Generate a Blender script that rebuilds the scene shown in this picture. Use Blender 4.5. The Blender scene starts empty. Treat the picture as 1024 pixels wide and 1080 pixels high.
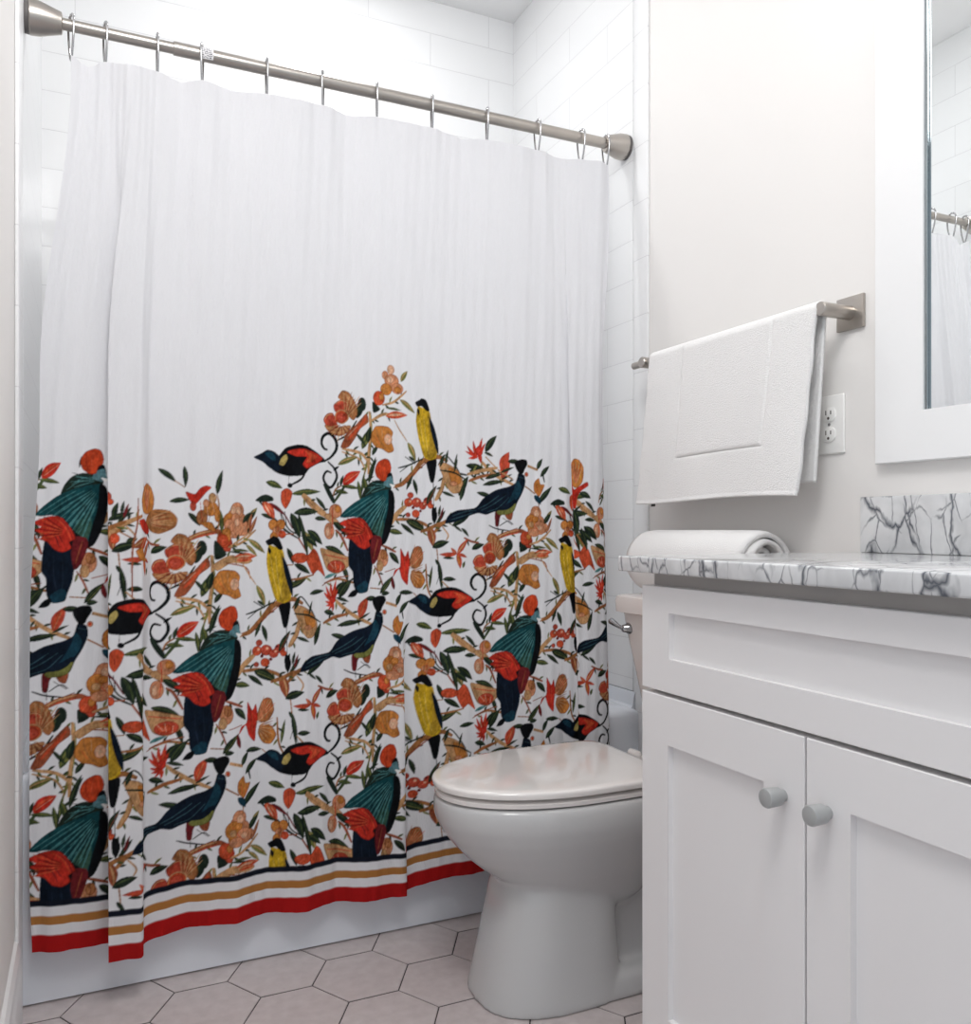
import bpy, bmesh, math, random
import numpy as np
from mathutils import Vector, Matrix
def smooth01(t): t=np.clip(t,0,1); return t*t*(3-2*t)
PB=[(0,-.112,.004),(.06,-.052,-.004),(.10,-.010,-.006),(.145,.037,0),(.185,.074,.004),(.205,.066,-.022),(.245,.030,-.058),(.312,.102,-.062),(.324,.106,-.050),(.336,.101,-.024),(.350,.106,-.008),(.37,.124,-.004),
(.43,.192,.004),(.53,.291,-.012),(.62,.371,.012),(.71,.452,-.016),(.80,.533,.012),(.87,.597,-.010),(.94,.66,-.014),(.978,.697,-.022),(.990,.702,-.012),(1.0,.699,.004),(1.014,.708,.010),(1.08,.79,.010),(1.17,.878,-.006),(1.26,.970,.006),(1.35,1.063,-.006),
(1.42,1.13,.0),(1.463,1.172,.004),(1.493,1.20,.006),(1.50,1.198,-.008),(1.525,1.180,-.026),(1.58,1.234,-.028),(1.635,1.286,-.016),(1.665,1.297,.004),(1.69,1.302,.020)]
SMAX=1.69
HOOKU=[75,111,166,213,281,340,397,455,513,566,612,638]
_s=np.linspace(0,SMAX,1400)
def _prep(P):
    a=np.array(P); 
    x=np.interp(_s,a[:,0],a[:,1]); y=np.interp(_s,a[:,0],a[:,2])
    k=np.exp(-.5*(np.arange(-30,31)*(SMAX/1399)/.0075)**2);k/=k.sum()
    def sm(v):
        vp=np.concatenate([2*v[0]-v[30:0:-1],v,2*v[-1]-v[-2:-32:-1]]); return np.convolve(vp,k,'valid')
    return sm(x),sm(y)
_xb,_yb=_prep(PB)
# higher up the two lower creases are still open
_xu,_yu=_prep([q for q in PB if not (.974<q[0]<1.02 or .32<q[0]<.355)]+[])
def hookx():
    out=[]
    for u in HOOKU:
        d=(u-512)/907.; import math
        a=math.radians(24.74); out.append(2.09*(d*math.cos(a)+math.sin(a))/(-d*math.sin(a)+math.cos(a)))
    return out
HX=hookx()
HS=[.003,.14,.382,.476,.637,.786,.94,1.099,1.256,1.407,1.604,1.687]
def pos(s,z):
    lo=smooth01((.86-z)/.22)
    xb=np.interp(s,_s,_xb)*lo+np.interp(s,_s,_xu)*(1-lo);yb=np.interp(s,_s,_yb)*lo+np.interp(s,_s,_yu)*(1-lo)
    xt=np.interp(s,HS,HX)
    ph=np.interp(s,HS,np.arange(12)); fr=ph-np.floor(ph)
    amp=np.array([.012,-.026,.018,.014,-.012,.018,-.010,.016,-.012,.014,-.018,.008,.0])[np.floor(ph).astype(int)]
    yt=amp*np.sin(np.pi*fr)**2*(.75+.25*smooth01((z-1.7)/.3))
    w=smooth01((1.98-z)/.66)
    x=xt*(1-w)+xb*w
    yc=1.985+.085*np.clip((z-.13)/1.9,0,1.1)
    deep=.45+.55*smooth01((1.45-z)/.9)
    y=yc+yt*(1-w)+yb*w*deep
    x=x+(.017*smooth01((z-.8)/.4)*w+.006*smooth01((.30-z)/.2))*np.exp(-(s/.055)**2)
    y=y+.0013*np.sin(2*np.pi*s/.083+1.1*np.sin(z*2.3)+2*np.sin(s*5))*np.sin(s*11+1.7)
    return x,y

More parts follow.
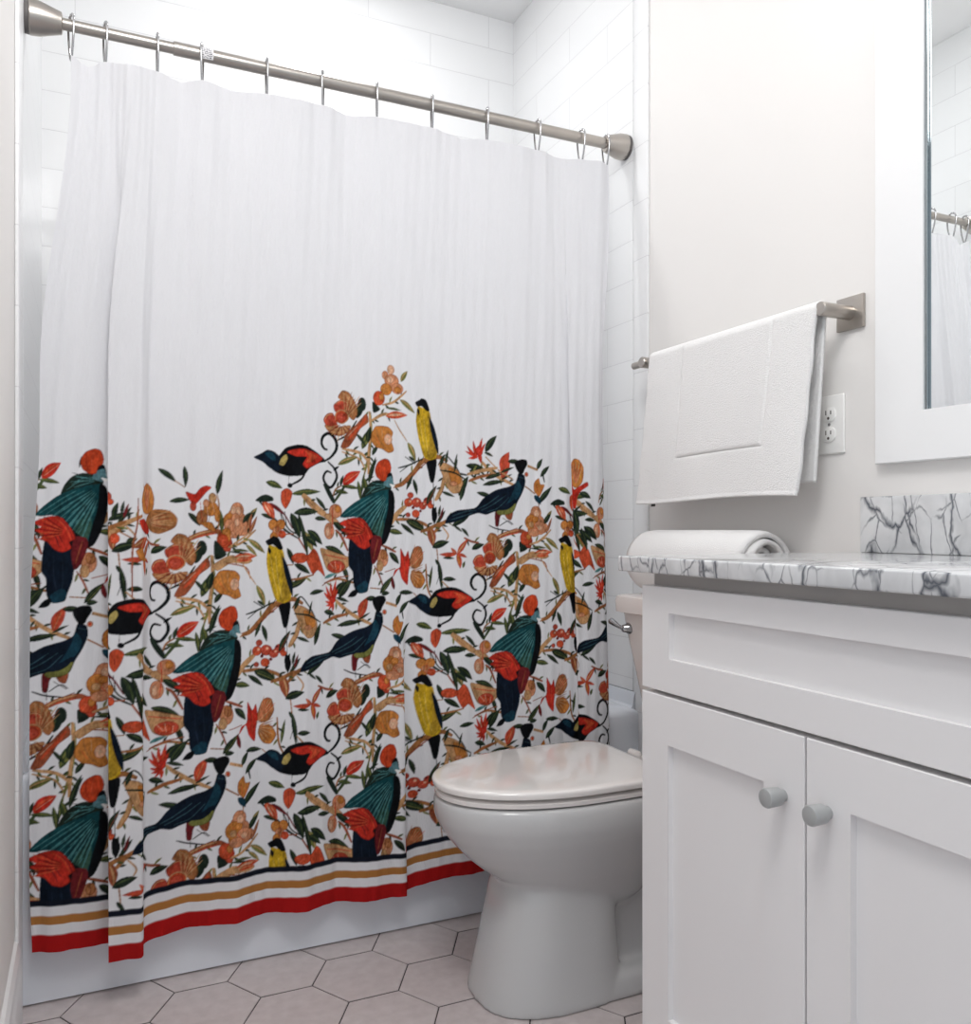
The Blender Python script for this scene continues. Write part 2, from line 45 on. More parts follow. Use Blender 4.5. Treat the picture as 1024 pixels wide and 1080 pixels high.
ART=[['turaco',3,[['p','K',[-70,-126,-36,-127,3,-154,-3,-186,-15,-194,-36,-222,-49,-209,-61,-198,-49,-160]],['p','D',[-44,-40,-19,-32,7,-39,17,-51,7,-63,-27,-65,-55,-78,-68,-79,-61,-60]],['p','T',[-122,-122,-104,-102,-79,-84,-55,-73,-27,-62,7,-55,21,-60,26,-80,24,-113,16,-146,3,-178,-6,-189,-16,-182,-27,-167,-40,-154,-61,-129,-87,-123,-109,-125]],['p','K',[9,-57,21,-60,26,-81,24,-113,16,-146,3,-178,-6,-189,-13,-182,-5,-145,6,-104]],['p','V',[-40,-153,-27,-132,-10,-116,-6,-145,-15,-174,-26,-167]],['s','t',[-114,-119,-70,-91,-36,-71],1.7],['s','t',[-100,-121,-57,-93,-19,-70],1.7],['s','t',[-81,-124,-44,-101,-6,-75],1.5],['s','t',[-61,-129,-29,-106,3,-80],1.5],['s','t',[-44,-145,-16,-116,6,-88],1.3],['s','t',[-31,-161,-12,-132,3,-104],1.3],['s','t',[-44,-57,-19,-42,3,-43],1.3],['s','t',[-55,-69,-27,-50,-1,-50],1.1],['f','t',[19,-52],29,139,120,150,9,2.1,'td'],['f','td',[17,-55],38,126,108,128,7,2.5,'t'],['f','t',[7,-47],8,55,150,200,7,1.7,'td'],['p','N',[-98,-177,-79,-192,-61,-199,-43,-194,-38,-226,-41,-259,-50,-287,-56,-304,-79,-307,-90,-290,-92,-257,-102,-240,-102,-211]],['p','U',[-84,-292,-61,-277,-52,-289,-58,-304,-77,-307]],['l','K',[-80,-298,-105,-316],14.3],['s','k2',[-79,-208,-77,-249,-70,-286],1.7],['s','k2',[-61,-213,-59,-254,-61,-287],1.7],['p','M',[-37,-168,-16,-171,-13,-190,-26,-227,-38,-238,-44,-209,-42,-185]],['s','X',[-23,-177,-31,-206,-36,-226],2.1],['p','R',[-124,-138,-100,-127,-79,-124,-61,-130,-44,-152,-36,-172,-48,-180,-44,-193,-61,-201,-79,-194,-92,-179,-109,-174,-101,-164,-120,-155,-108,-147]],['s','M',[-104,-141,-79,-151,-61,-180],2.5],['s','M',[-95,-158,-77,-168,-68,-190],2.5],['f','mr',[-49,-160],13,72,165,215,8,2.5,'r'],['s','r',[-79,-128,-57,-147,-44,-176],2.1],['s','M',[-70,-128,-50,-151,-40,-177],1.7],['p','K',[-3,-20,17,-13,22,-35,7,-42,-7,-35]],['p','F',[1,-29,17,-22,22,-35,24,-44,12,-50,-4,-43]],['p','W',[12,-41,28,-45,19,-50]],['p','q',[-24,4,-16,14,-1,21,11,18,17,4,16,-11,7,-18,2,-33,-10,-34,-23,-25,-28,-10]],['s','q2',[-16,8,-16,-13,-10,-29],2.1],['s','r',[-1,15,-6,-5,-3,-26],1.7]]],['stalk',0,[['s','B',[-46,42,-50,10,-58,-19],5.9],['s','D',[-58,-19,-63,-40,-70,-79],5.9],['l','G',[-64,42,-35,95],20.2],['s','O',[-59,51,-40,84],1.7],['l','D',[-45,-20,-21,19],9.3],['l','D',[-60,-38,-30,-23],6.7],['l','G',[-76,-35,-71,-82],10.1],['l','G',[-64,-61,-58,-14],8.4],['s','O',[-46,38,-53,-3,-59,-27],2.1]]],['oliveleaf',0,[['s','b',[-116,35,-73,19,-56,-6],5.0],['l','O',[-127,3,-74,23],14.3],['s','G',[-123,5,-77,21],2.5]]],['redbud',1,[['s','B',[-142,-81,-134,-58,-117,-47],4.2],['l','G',[-119,-48,-70,-55],10.1],['l','G',[-135,-61,-100,-66],11.7],['l','R',[-114,-45,-69,-12],25.1],['s','P',[-108,-39,-74,-16],1.7],['l','D',[-120,-49,-112,-22],8.4]]],['scroll',1,[['s','K',[-165,10,-145,21,-130,41,-132,64,-149,78,-166,70,-171,54,-164,41,-154,38],7.9],['s','K',[-154,10,-135,-7,-130,-29,-144,-51,-158,-47,-167,-30,-158,-14,-143,-17],6.8],['s','D',[-165,-43,-150,-67,-136,-90],12.6],['l','K',[-139,-12,-122,0],6.3]]],['sunbird',3,[['s','g',[-259,-27,-260,-47],2.0],['s','K',[-216,-16,-229,-35,-255,-49],5.5],['c','K',[-257,-50],6.3,5.8],['p','K',[-282,22,-266,39,-235,47,-209,44,-183,30,-166,18,-160,9,-178,5,-204,-8,-222,-25,-259,-28,-287,-22,-308,-6,-292,12]],['p','R',[-263,29,-245,36,-219,38,-188,29,-168,16,-191,0,-212,-9,-224,1,-211,19,-240,19]],['p','r',[-219,35,-193,27,-182,19,-204,5,-216,5,-206,19]],['p','N',[-348,14,-327,25,-312,33,-295,29,-282,17,-276,0,-287,-17,-308,-9,-324,4]],['p','U',[-319,25,-305,28,-294,21,-292,7,-307,13]],['p','e',[-283,0,-278,14,-266,23,-262,13,-272,-3]]]],['perch',1,[['l','G',[-317,-42,-276,-57],15.8],['l','G',[-254,-70,-174,-63],14.8],['s','b',[-226,-71,-192,-99,-159,-121],17.9],['s','X',[-221,-78,-186,-106],2.1],['l','D',[-189,-76,-159,-110],10.5],['l','D',[-249,-115,-182,-111],19.0],['s','G',[-237,-114,-189,-112],2.6],['l','D',[-193,-127,-159,-130],11.6],['p','r',[-279,-65,-264,-56,-251,-66,-257,-88,-269,-105,-280,-88]],['s','M',[-269,-63,-268,-97],2.1],['p','b',[-161,-116,-146,-115,-129,-130,-118,-144,-135,-144,-152,-135,-166,-123]],['c','p',[-134,-109],17.7,17.5],['c','o',[-128,-104],8.0,9.7],['c','p',[-152,-157],14.2,20.4],['c','P',[-156,-158],6.3,12.6],['s','R',[-144,-96,-142,-130,-146,-169],2.1],['l','D',[-141,-135,-105,-165],16.9],['s','X',[-112,-153,-94,-178,-85,-202],10.5],['s','G',[-137,-87,-118,-62,-110,-49],7.4]]],['twigleaf',0,[['l','D',[-214,-154,-171,-190],18.9],['l','O',[-227,-154,-198,-208],18.9],['l','D',[-256,-114,-234,-175],22.8],['s','D',[-337,-85,-314,-107,-294,-131,-268,-156,-236,-175],6.0],['l','D',[-330,-117,-297,-130],9.9],['s','D',[-282,-111,-276,-146],3.5],['s','D',[-271,-111,-266,-148],3.5],['s','X',[-237,-174,-214,-209],7.9],['s','O',[-216,-164,-203,-197],2.0]]],['butterfly',2,[['s','D',[-127,62,-100,78,-76,112],5.2],['l','D',[-76,117,-58,161],20.7],['c','D',[-62,152],11.3,16.9],['p','x',[-125,167,-113,184,-95,180,-79,155,-74,129,-84,112,-96,121,-98,146,-112,157]],['s','b',[-113,179,-94,167,-84,133],2.6],['s','b',[-105,174,-89,152,-87,123],2.1],['p','s',[-136,148,-119,161,-100,158,-93,138,-100,121,-122,125,-133,133]],['s','b',[-132,150,-117,159,-101,155,-95,137],2.1],['p','s',[-165,110,-155,125,-138,128,-128,106,-126,93,-154,94]],['s','b',[-161,110,-153,122,-138,125],2.1],['p','x',[-162,98,-127,94,-93,100,-99,83,-122,72,-149,81]],['s','b',[-156,91,-127,89,-100,95],2.1],['s','b',[-148,84,-124,81,-104,87],2.1],['f','X',[-105,117],10,67,-98,-40,9,2.1,'b'],['f','M',[-116,102],5,45,10,170,11,2.1,'b'],['c','r',[-116,119],17.7,16.4],['c','s',[-116,118],12.9,11.9],['s','b',[-132,111,-130,128,-116,136,-100,129,-99,114,-114,103,-129,107],2.6],['p','X',[-119,46,-100,83,-79,101,-51,130,-44,110,-67,92,-79,71,-99,46]],['s','r',[-100,63,-68,99,-52,119],7.2],['s','P',[-100,73,-76,97],2.1]]],['peachbuds',2,[['s','b',[-5,153,30,164,66,193],6.0],['l','O',[46,171,90,138],14.2],['l','G',[3,147,51,143],6.6],['l','O',[50,215,70,244],13.1],['p','D',[-32,161,-10,143,-30,133]],['c','P',[21,243],10.5,12.2],['c','p',[5,228],9.4,11.2],['c','p',[23,215],21.0,17.3],['c','P',[19,218],10.5,9.2],['c','p',[39,197],17.5,14.3],['c','o',[40,194],10.5,8.2],['c','o',[7,193],16.4,15.3],['c','r',[-14,170],16.4,18.3],['c','o',[-6,174],7.0,9.2]]],['redleaf',1,[['s','b',[-36,113,0,131,24,125],8.2],['l','r',[4,126,68,132],18.5],['l','P',[11,128,52,132],5.4]]],['orangeflower',2,[['p','o',[-35,84,-22,101,10,100,24,87,19,67,26,42,10,35,-7,44,-25,49,-38,64]],['c','P',[10,69],11.6,14.1],['s','B',[-22,95,-13,65,4,46],2.7],['s','r',[-25,75,-13,55],2.2],['s','b',[-7,96,-6,71],2.7],['s','b',[29,118,46,92,66,66],3.3],['l','O',[67,65,90,17],15.2]]],['trunk',0,[['s','b',[-41,136,-38,84,-44,34,-47,-19],9.0],['s','O',[-37,134,-35,84,-42,24],2.6],['l','D',[-47,58,-38,100],15.9],['l','D',[-79,81,-52,48],8.5],['l','D',[-36,28,-16,53],11.6],['s','b',[-115,42,-70,33,-46,12],7.4],['l','D',[-47,-42,-24,25],12.7],['l','G',[-62,-25,-52,-67],13.7]]],['yellowbird',3,[['p','K',[123,17,151,24,148,-10,142,-34,133,-33,127,-6]],['s','g',[141,-31,142,-96],3.3],['l','K',[140,-95,143,-141],16.6],['p','Y',[100,157,118,152,134,145,139,119,148,83,154,52,151,30,134,22,115,30,106,55,98,86,93,117,95,138]],['p','y',[127,144,135,129,145,83,151,42,137,26,124,30,133,72,129,113]],['s','h',[104,128,111,81,121,40],2.2],['s','h',[116,133,121,82,130,36],2.2],['p','N',[132,133,145,109,156,68,157,36,147,57,137,93]],['l','K',[99,152,102,134],7.8],['p','K',[91,166,105,174,111,178,124,173,134,149,124,146,110,158,98,156]]]],['yperch',1,[['s','B',[22,-48,51,-39,87,-7,106,15,128,25,158,31,182,20],13.2],['s','X',[51,-42,93,-7,128,20],3.3],['s','D',[38,-1,69,7,111,25],4.4],['s','D',[59,28,88,11],4.4],['s','D',[43,-11,69,6],3.9],['l','D',[62,-55,82,-15],8.8],['l','D',[81,-27,93,-67],12.1],['s','K',[108,19,116,34],3.3],['l','D',[69,29,89,15],7.7]]],['berries',2,[['s','b',[2,-152,32,-116,62,-93],13.2],['c','s',[73,-68],8.9,7.6],['c','r',[67,-86],13.0,11.2],['c','s',[91,-86],14.8,12.7],['c','s',[109,-94],11.8,10.2],['c','r',[88,-114],11.8,10.2],['c','s',[65,-117],7.1,6.1],['c','s',[124,-83],13.0,11.2],['c','r',[133,-94],8.3,7.1],['c','P',[71,-83],3.5,3.1],['c','P',[94,-82],3.5,3.1],['c','P',[114,-89],3.0,2.5],['c','M',[80,-99],4.7,4.1],['c','M',[102,-107],4.1,3.6],['c','M',[117,-78],3.5,3.1]]],['lowerbranch',0,[['s','B',[19,-129,67,-129,114,-140,145,-161],8.8],['l','D',[58,-131,116,-159],23.1],['s','O',[67,-136,108,-154],2.8],['l','D',[42,-139,83,-168],12.1],['l','G',[6,-157,48,-164],14.3],['l','X',[126,-146,139,-198],24.2],['s','B',[144,-161,162,-140,199,-123],9.9]]],['pomegranate',2,[['p','r',[-197,-198,-185,-209,-173,-239,-165,-266,-185,-250,-201,-259,-219,-222,-209,-210]],['p','b',[-177,-197,-132,-210,-92,-224,-104,-245,-132,-260,-158,-250,-169,-228]],['c','s',[-134,-242],23.6,15.2],['c','r',[-137,-243],14.0,8.8],['s','P',[-153,-231,-139,-247],2.3],['s','P',[-137,-231,-134,-251],2.3],['s','P',[-121,-238,-123,-253],2.3],['s','R',[-169,-212,-132,-220,-105,-225],2.3],['l','t',[-167,-270,-133,-259],8.4],['c','r',[-234,-220],21.5,12.8]]],['pomleaves',0,[['l','D',[-220,-169,-186,-195],15.9],['l','D',[-164,-194,-110,-216],15.9],['l','D',[-233,-125,-212,-226],11.7],['s','G',[-157,-197,-116,-213],2.1],['s','B',[-168,-282,-133,-272,-99,-279,-72,-287],5.9],['s','B',[-47,-295,-16,-298],5.0],['l','D',[-117,-240,-104,-279],12.5],['l','D',[-136,-309,-104,-278],20.1],['s','G',[-130,-303,-108,-283],2.5],['s','X',[-34,-241,-21,-265,-10,-295],4.2],['l','D',[-20,-310,18,-267],14.2],['s','O',[-13,-305,12,-274],2.1],['l','D',[-16,-311,6,-308],11.7],['s','X',[-135,-154,-120,-168,-103,-205],6.7]]],['paleflower',1,[['s','X',[-13,-192,8,-200,28,-209],6.7],['c','p',[-11,-223],15.5,22.2],['c','x',[-8,-215],9.5,12.4],['s','o',[-22,-210,-15,-239],2.5],['s','M',[-7,-211,-12,-239],1.7],['c','b',[-19,-242],9.5,14.0]]],['iris',2,[['l','D',[7,-209,36,-239],16.2],['l','M',[21,-301,15,-267],10.8],['s','X',[-6,-257,26,-249],3.6],['p','x',[65,-235,78,-203,91,-195,104,-199,109,-225,97,-245,77,-251]],['p','o',[73,-259,100,-258,114,-280,101,-300,81,-297,68,-275]],['s','r',[74,-238,89,-204],2.2],['s','R',[81,-241,99,-208],2.2],['s','r',[87,-244,104,-218],2.2],['s','b',[70,-233,81,-207],1.8],['s','b',[85,-239,102,-211],1.8],['s','X',[81,-268,103,-275],1.8],['s','X',[81,-276,100,-288],1.8],['s','b',[86,-264,106,-269],1.8],['f','r',[63,-253],9,67,-72,-38,11,2.2,'b'],['f','X',[65,-260],6,47,-28,62,11,2.2,'b'],['p','R',[41,-199,54,-220,63,-206,68,-237,63,-262,59,-291,43,-274,35,-251,18,-270,24,-253,38,-246,40,-226]],['s','r',[53,-227,53,-269],3.6],['s','P',[62,-247,81,-240],1.3],['s','P',[63,-250,86,-252],1.3],['s','K',[67,-249,89,-249],1.3],['s','M',[48,-210,53,-244],2.2]]],['irisleaves',0,[['l','G',[125,-302,136,-244],8.7],['l','D',[152,-231,161,-308],12.2],['s','D',[147,-292,155,-267],2.6],['s','D',[166,-305,160,-271],2.6],['l','D',[164,-280,199,-281],12.2],['s','b',[162,-284,180,-302,193,-308],3.9],['s','B',[116,-240,120,-300,137,-333],5.2],['l','D',[35,-309,78,-311],12.2],['s','B',[78,-311,102,-331],4.3]]],['spiky',2,[['l','D',[-127,-317,-94,-273],19.7],['s','G',[-119,-309,-100,-281],2.7],['l','D',[-210,-305,-168,-299],11.7],['l','D',[-135,-317,-101,-328],9.0],['s','X',[-174,-287,-140,-271,-100,-265],3.1],['l','R',[-144,-330,-163,-286],8.1],['l','R',[-144,-330,-149,-279],9.0],['l','R',[-143,-330,-134,-274],9.0],['l','R',[-145,-325,-169,-302],8.1],['l','R',[-143,-330,-166,-324],7.2],['l','R',[-143,-331,-164,-335],6.3],['l','R',[-144,-325,-144,-350],8.1],['l','R',[-143,-331,-157,-345],5.4],['l','R',[-141,-326,-130,-296],7.2],['l','r',[-142,-321,-137,-284],3.1],['l','P',[-145,-321,-154,-294],2.2],['l','r',[-145,-328,-163,-313],3.6],['c','R',[-143,-320],8.1,10.1]]],['spikystem',0,[['s','b',[-137,-321,-114,-343,-82,-365,-41,-384],9.6],['s','B',[-172,-376,-141,-364,-104,-356],8.7],['s','X',[-164,-372,-137,-363,-110,-357],2.2],['l','D',[-169,-348,-138,-358],14.0],['l','D',[-133,-385,-67,-373],13.1],['l','D',[-79,-370,-47,-354],6.1]]],['redpod',1,[['l','s',[-77,-366,-53,-315],23.0],['s','r',[-72,-356,-57,-323],4.0],['s','b',[-75,-360,-61,-327],1.8]]],['guan',3,[['l','D',[-150,-404,-97,-421],13.0],['l','D',[-220,-492,-172,-466],14.7],['s','D',[-210,-479,-183,-471],3.5],['p','M',[-97,-454,-75,-454,-83,-469,-87,-491,-97,-490]],['p','X',[-72,-456,-48,-453,-53,-475,-65,-472]],['s','K',[-117,-489,-94,-498,-57,-504],3.5],['s','K',[-85,-491,-63,-478,-48,-487],2.6],['s','K',[-76,-470,-51,-488],2.6],['s','K',[-89,-494,-89,-508],2.6],['s','M',[-54,-502,-37,-496],2.6],['p','N',[-31,-351,-15,-357,-13,-379,-22,-404,-36,-429,-47,-454,-72,-460,-94,-453,-125,-462,-147,-458,-179,-468,-205,-479,-237,-485,-228,-464,-205,-451,-161,-446,-147,-438,-130,-418,-94,-397,-58,-387,-41,-378,-36,-366]],['p','U',[-36,-370,-24,-387,-31,-412,-54,-436,-72,-444,-54,-415,-42,-391]],['p','O',[-93,-453,-63,-441,-39,-431,-47,-453,-63,-461,-85,-462]],['p','N',[-98,-448,-63,-432,-40,-420,-47,-437,-67,-449]],['s','u2',[-147,-447,-116,-432,-85,-411],1.7],['s','u2',[-139,-451,-103,-435,-67,-411],1.7],['s','u2',[-121,-454,-89,-444,-58,-415],1.3],['s','u2',[-219,-466,-183,-454,-152,-451],1.7],['s','u2',[-223,-476,-188,-465,-161,-457],1.7],['s','u2',[-31,-361,-17,-365],2.2],['p','K',[-41,-324,-27,-315,-9,-315,-5,-326,-14,-342,-18,-351,-28,-354,-37,-341]],['c','p',[-9,-354],5.8,6.3],['c','R',[-9,-354],2.7,3.4]]],['guantail',1,[['l','D',[-271,-480,-261,-441],12.0],['l','D',[-255,-468,-249,-437],6.9],['l','D',[-260,-487,-236,-451],9.5],['l','M',[-251,-475,-241,-443],6.0],['s','O',[-227,-484,-196,-502],5.2],['l','D',[-216,-489,-193,-507],6.9]]],['peach',2,[['l','D',[42,-486,66,-458],14.0],['l','X',[53,-507,70,-468],8.4],['c','p',[18,-456],17.4,18.6],['c','o',[4,-481],20.4,21.2],['c','p',[29,-496],20.4,18.6],['c','p',[10,-508],18.4,11.9],['c','P',[20,-458],9.2,11.0],['c','P',[29,-496],9.2,7.6],['c','o',[16,-473],10.2,8.5],['s','r',[0,-472,16,-494,31,-508],1.9],['c','b',[2,-487],9.2,8.5]]],['tulip',2,[['s','b',[-5,-331,27,-341],12.2],['s','D',[47,-374,44,-350,62,-332],4.7],['l','D',[25,-340,42,-310],12.2],['l','D',[34,-360,65,-329],13.1],['s','B',[-14,-386,17,-405],6.5],['l','D',[25,-433,73,-384],15.9],['l','U',[14,-409,34,-434],15.9],['p','o',[14,-398,15,-376,29,-363,34,-379,47,-381,39,-399,29,-412]],['s','r',[22,-381,26,-405],2.8],['s','r',[38,-386,32,-407],2.3],['s','B',[28,-432,26,-447],4.7],['l','D',[-60,-321,-23,-323],13.1]]],['drooper',2,[['s','M',[107,-438,137,-463,158,-498],3.8],['l','r',[84,-435,115,-475],21.8],['l','P',[89,-441,105,-467],4.7],['l','M',[101,-437,140,-467],9.5],['s','R',[91,-437,115,-469],3.3],['p','D',[65,-433,79,-422,94,-418,110,-424,111,-433,86,-436]]]],['blossom',2,[['c','o',[110,-489],11.4,13.1],['c','o',[129,-488],11.4,12.3],['c','p',[120,-505],11.4,13.1],['c','o',[112,-517],9.8,11.4],['c','r',[132,-511],9.8,9.6],['c','x',[120,-499],5.7,7.0],['s','b',[111,-496,127,-510],1.7],['s','R',[123,-488,118,-514],1.7]]],['sprig',0,[['l','D',[156,-467,167,-495],7.9],['l','D',[173,-463,184,-516],10.5],['s','D',[130,-462,149,-499,183,-516],3.5],['s','X',[135,-511,161,-510],5.3]]],['rootbranch',1,[['s','X',[-100,-528,-72,-513,-34,-504,-14,-508],12.4],['s','b',[-95,-523,-67,-509,-34,-501],3.6],['s','r',[-72,-516,-34,-509],4.4],['s','b',[3,-538,51,-522],6.2],['l','O',[39,-534,70,-562],9.8],['l','D',[-6,-549,41,-556],5.3],['p','s',[-26,-523,-8,-509,5,-528,-2,-550,-24,-545]],['c','o',[-6,-518],9.3,11.8],['p','D',[-31,-531,-14,-545,-31,-561]]]],['pinkleaf',1,[['p','b',[-39,-580,-11,-564,40,-563,57,-572,40,-579,0,-576,-28,-593]],['l','r',[15,-570,57,-569],10.3],['s','X',[-11,-575,40,-587,51,-613],3.3]]],['star',2,[['l','D',[-274,-546,-227,-531],18.6],['l','D',[-167,-551,-131,-538],15.9],['s','B',[-309,-506,-280,-497,-246,-482],9.7],['s','b',[-247,-491,-230,-513,-235,-528],4.0],['s','X',[-189,-521,-166,-531,-145,-534],6.2],['l','D',[-196,-496,-174,-519],8.8],['l','s',[-207,-564,-177,-524],13.3],['l','s',[-207,-562,-256,-563],11.5],['l','s',[-207,-560,-200,-600],13.3],['l','r',[-207,-562,-224,-546],8.8],['l','s',[-207,-562,-180,-572],8.8],['l','b',[-206,-560,-183,-530],3.5],['l','o',[-207,-564,-202,-593],4.4],['l','D',[-245,-572,-214,-574],7.1]]],['vase',2,[['s','b',[-238,-362,-245,-394,-264,-427],10.4],['s','B',[-235,-370,-242,-398,-258,-426],2.6],['p','b',[-253,-333,-231,-331,-199,-351,-188,-380,-199,-405,-217,-408,-231,-391,-240,-370]],['p','o',[-226,-342,-200,-354,-194,-380,-212,-387,-222,-371]],['c','p',[-214,-383],10.1,6.5],['s','D',[-255,-337,-235,-310,-211,-334,-194,-360],3.5],['s','D',[-250,-349,-212,-355,-179,-373],4.8],['l','D',[-249,-341,-235,-310],7.8],['l','D',[-212,-355,-202,-320],6.1],['l','D',[-197,-427,-179,-373],13.0],['l','D',[-246,-404,-211,-417],8.7],['l','D',[-289,-438,-259,-388],13.9],['s','X',[-284,-431,-263,-396],2.2]]],['redpetals',0,[['l','D',[-266,-196,-250,-236],12.9],['l','D',[-249,-234,-207,-258],15.5],['l','D',[-261,-291,-214,-265],15.5],['s','O',[-256,-287,-220,-269],2.1],['s','B',[-292,-236,-251,-236],3.4],['s','B',[-283,-265,-251,-270,-197,-260],5.2]]],['tallgrass',0,[['l','G',[-193,-598,-187,-581],7.7],['s','B',[-261,-547,-257,-592],5.1],['l','D',[-265,-575,-256,-594],8.6]]],['@cone',2,[['l','D',[1554,1002,1571,937],13.7],['l','D',[1563,1005,1605,967],22.9],['s','B',[1539,983,1563,950],8.0],['l','D',[1525,1055,1543,983],25.2],['l','D',[1532,1044,1557,1061],6.9],['p','o',[1514,1138,1521,1166,1537,1187,1554,1186,1569,1163,1564,1127,1546,1109,1526,1115]],['s','b',[1533,1171,1533,1127],2.9],['s','b',[1545,1180,1545,1127],2.9],['s','r',[1521,1149,1530,1116],3.4],['s','Y',[1554,1177,1558,1133],2.3],['s','X',[1539,1177,1540,1127],2.3],['f','r',[1543,1114],7,73,-112,-66,9,2.9,'b'],['p','R',[1518,1127,1534,1105,1551,1112,1578,1126,1581,1115,1558,1100,1546,1083,1539,1054,1524,1057,1521,1094]],['l','D',[1553,1096,1588,1081],17.2],['l','X',[1501,994,1507,1038],22.9],['c','o',[1505,1005],11.8,18.8]]],['@cone2',2,[['s','X',[307,1065,305,1012,295,951,294,852],3.6],['s','B',[322,974,301,958],4.5],['l','X',[296,958,345,978],19.6],['p','o',[317,1062,327,1088,345,1098,366,1089,374,1066,370,1039,347,1030,322,1035]],['s','b',[332,1085,337,1050],2.2],['s','b',[347,1090,349,1050],2.2],['s','r',[330,1062,342,1039],6.2],['s','r',[357,1058,354,1039],4.5],['p','B',[347,1027,373,1041,403,1039,418,1022,413,1001,383,987,355,997,337,1012]],['f','X',[347,1012],9,65,-28,18,9,2.7,'b'],['f','r',[345,1035],4,65,-112,-70,9,3.1,'b'],['s','b',[362,1020,408,1028],1.8],['s','b',[362,1012,411,1012],1.8],['s','K',[373,1035,403,1032],1.8],['s','X',[368,1005,403,999],2.2],['p','R',[309,1016,327,1020,345,1008,355,992,337,986,317,997]],['l','r',[311,951,343,982],16.0],['p','o',[301,951,317,959,327,943,337,929,312,931]]]],['@leftleaf',0,[['l','D',[247,1016,299,1033],13.2],['s','b',[244,978,269,1004,302,1021],10.6],['s','B',[264,997,295,978],5.3],['l','D',[283,967,305,978],13.2],['c','r',[262,978],10.2,11.2]]],['@cluster',2,[['l','D',[382,1132,417,1102],12.8],['s','B',[413,1106,433,1091],4.0],['l','D',[432,1140,434,1091],11.2],['l','D',[403,1059,443,1064],12.0],['l','D',[502,1076,514,1132],12.8],['l','D',[439,1035,465,1004],12.8],['l','G',[506,1044,512,985],11.2],['s','B',[502,1076,506,1044,502,973],3.2],['p','R',[434,1082,453,1076,465,1090,478,1096,490,1092,478,1080,465,1064,453,1052,441,1064]],['c','s',[450,1049],7.3,11.1],['c','x',[469,1024],12.2,17.4],['c','o',[488,1044],16.3,17.4],['c','b',[492,1068],9.0,11.9],['c','p',[478,1056],7.3,9.5],['c','o',[502,1029],6.5,15.8],['s','R',[465,1060,470,1013],2.0],['s','P',[478,1060,482,1028],2.0],['s','P',[490,1064,496,1036],2.0],['s','M',[482,1013,490,1040],1.6],['p','o',[465,1012,482,997,498,993,490,1013]]]],['@peach2',2,[['c','P',[538,1041],7.7,10.4],['c','p',[544,1021],11.2,13.6],['c','p',[528,1005],12.0,16.0],['c','p',[550,1001],14.6,19.2],['c','o',[522,989],10.3,12.0],['c','r',[514,973],12.0,13.6],['c','P',[547,1013],6.9,9.6],['l','D',[562,1011,583,1037],10.8],['l','X',[576,987,586,1033],11.6],['s','b',[526,957,561,977,586,993],4.1],['p','D',[496,973,522,941,496,929]]]],['@redtwig',1,[['l','R',[1203,1180,1174,1213],8.9],['l','R',[1203,1180,1193,1227],8.9],['l','R',[1206,1180,1220,1236],10.0],['l','R',[1203,1185,1168,1199],6.7],['l','R',[1206,1185,1178,1180],7.8],['l','R',[1209,1185,1229,1223],7.8],['l','R',[1207,1196,1214,1168],12.3],['c','R',[1210,1200],10.5,13.8],['l','D',[1227,1198,1261,1243],19.0],['l','D',[1224,1197,1251,1187],7.8],['l','D',[1170,1161,1227,1152],16.7],['s','b',[1174,1138,1221,1150,1262,1158],10.0],['s','b',[1227,1186,1256,1160],5.6],['s','b',[1262,1153,1303,1129],7.8],['l','s',[1272,1150,1295,1201],24.5],['l','D',[1224,1128,1276,1142],11.1],['l','D',[1269,1145,1309,1161],7.8],['l','D',[1149,1082,1178,1134],19.0],['s','D',[1125,1150,1151,1140,1174,1136],5.6],['l','D',[1139,1145,1147,1191],6.7],['l','D',[1116,1160,1124,1201],7.8]]],['@leaftuft',1,[['l','D',[90,1128,95,1154],3.8]]]]
EDGE=[[0, 1173], [38, 1158], [89, 1160], [118, 1194], [276, 1075], [377, 1077], [422, 1108], [575, 1090], [591, 1204], [755, 1210], [770, 1339], [886, 1411], [1008, 1421], [1035, 1339], [1116, 1320], [1124, 1196], [1192, 1198], [1313, 1203], [1353, 1194], [1445, 1146], [1682, 1137]]

PAL=dict(K=(16,18,22),k2=(34,46,62),N=(15,27,42),U=(26,62,78),u2=(62,94,104),T=(22,72,78),t=(84,140,140),td=(10,40,46),mr=(120,26,24),V=(58,92,78),D=(34,46,38),G=(66,80,48),O=(124,126,66),B=(164,108,64),b=(198,152,106),
 R=(202,54,40),r=(206,84,52),q=(202,72,38),q2=(172,54,30),s=(190,76,56),o=(200,128,62),x=(172,112,70),X=(158,84,56),p=(212,144,106),P=(228,178,146),Y=(206,168,40),y=(176,142,44),h=(226,194,90),e=(186,166,98),M=(110,34,38),W=(236,234,232),F=(92,132,140),g=(86,86,88))
def lin(c): 
    c=np.asarray(c,float)/255.; return np.where(c<=.04045,c/12.92,((c+.055)/1.055)**2.4)
def smooth_closed(P,n=4):
    P=np.asarray(P,float); N=len(P); o=[]
    for i in range(N):
        a,b,c,d=P[i-1],P[i],P[(i+1)%N],P[(i+2)%N]
        for t in np.arange(n)/n:
            o.append(.5*((2*b)+(c-a)*t*.8+(2*a-5*b+4*c-d)*t*t*.0+0*t) if False else catm(a,b,c,d,t))
    return np.array(o)
def catm(a,b,c,d,t,k=.38):
    m0=(c-a)*k;m1=(d-b)*k
    return (2*t**3-3*t*t+1)*b+(t**3-2*t*t+t)*m0+(-2*t**3+3*t*t)*c+(t**3-t*t)*m1
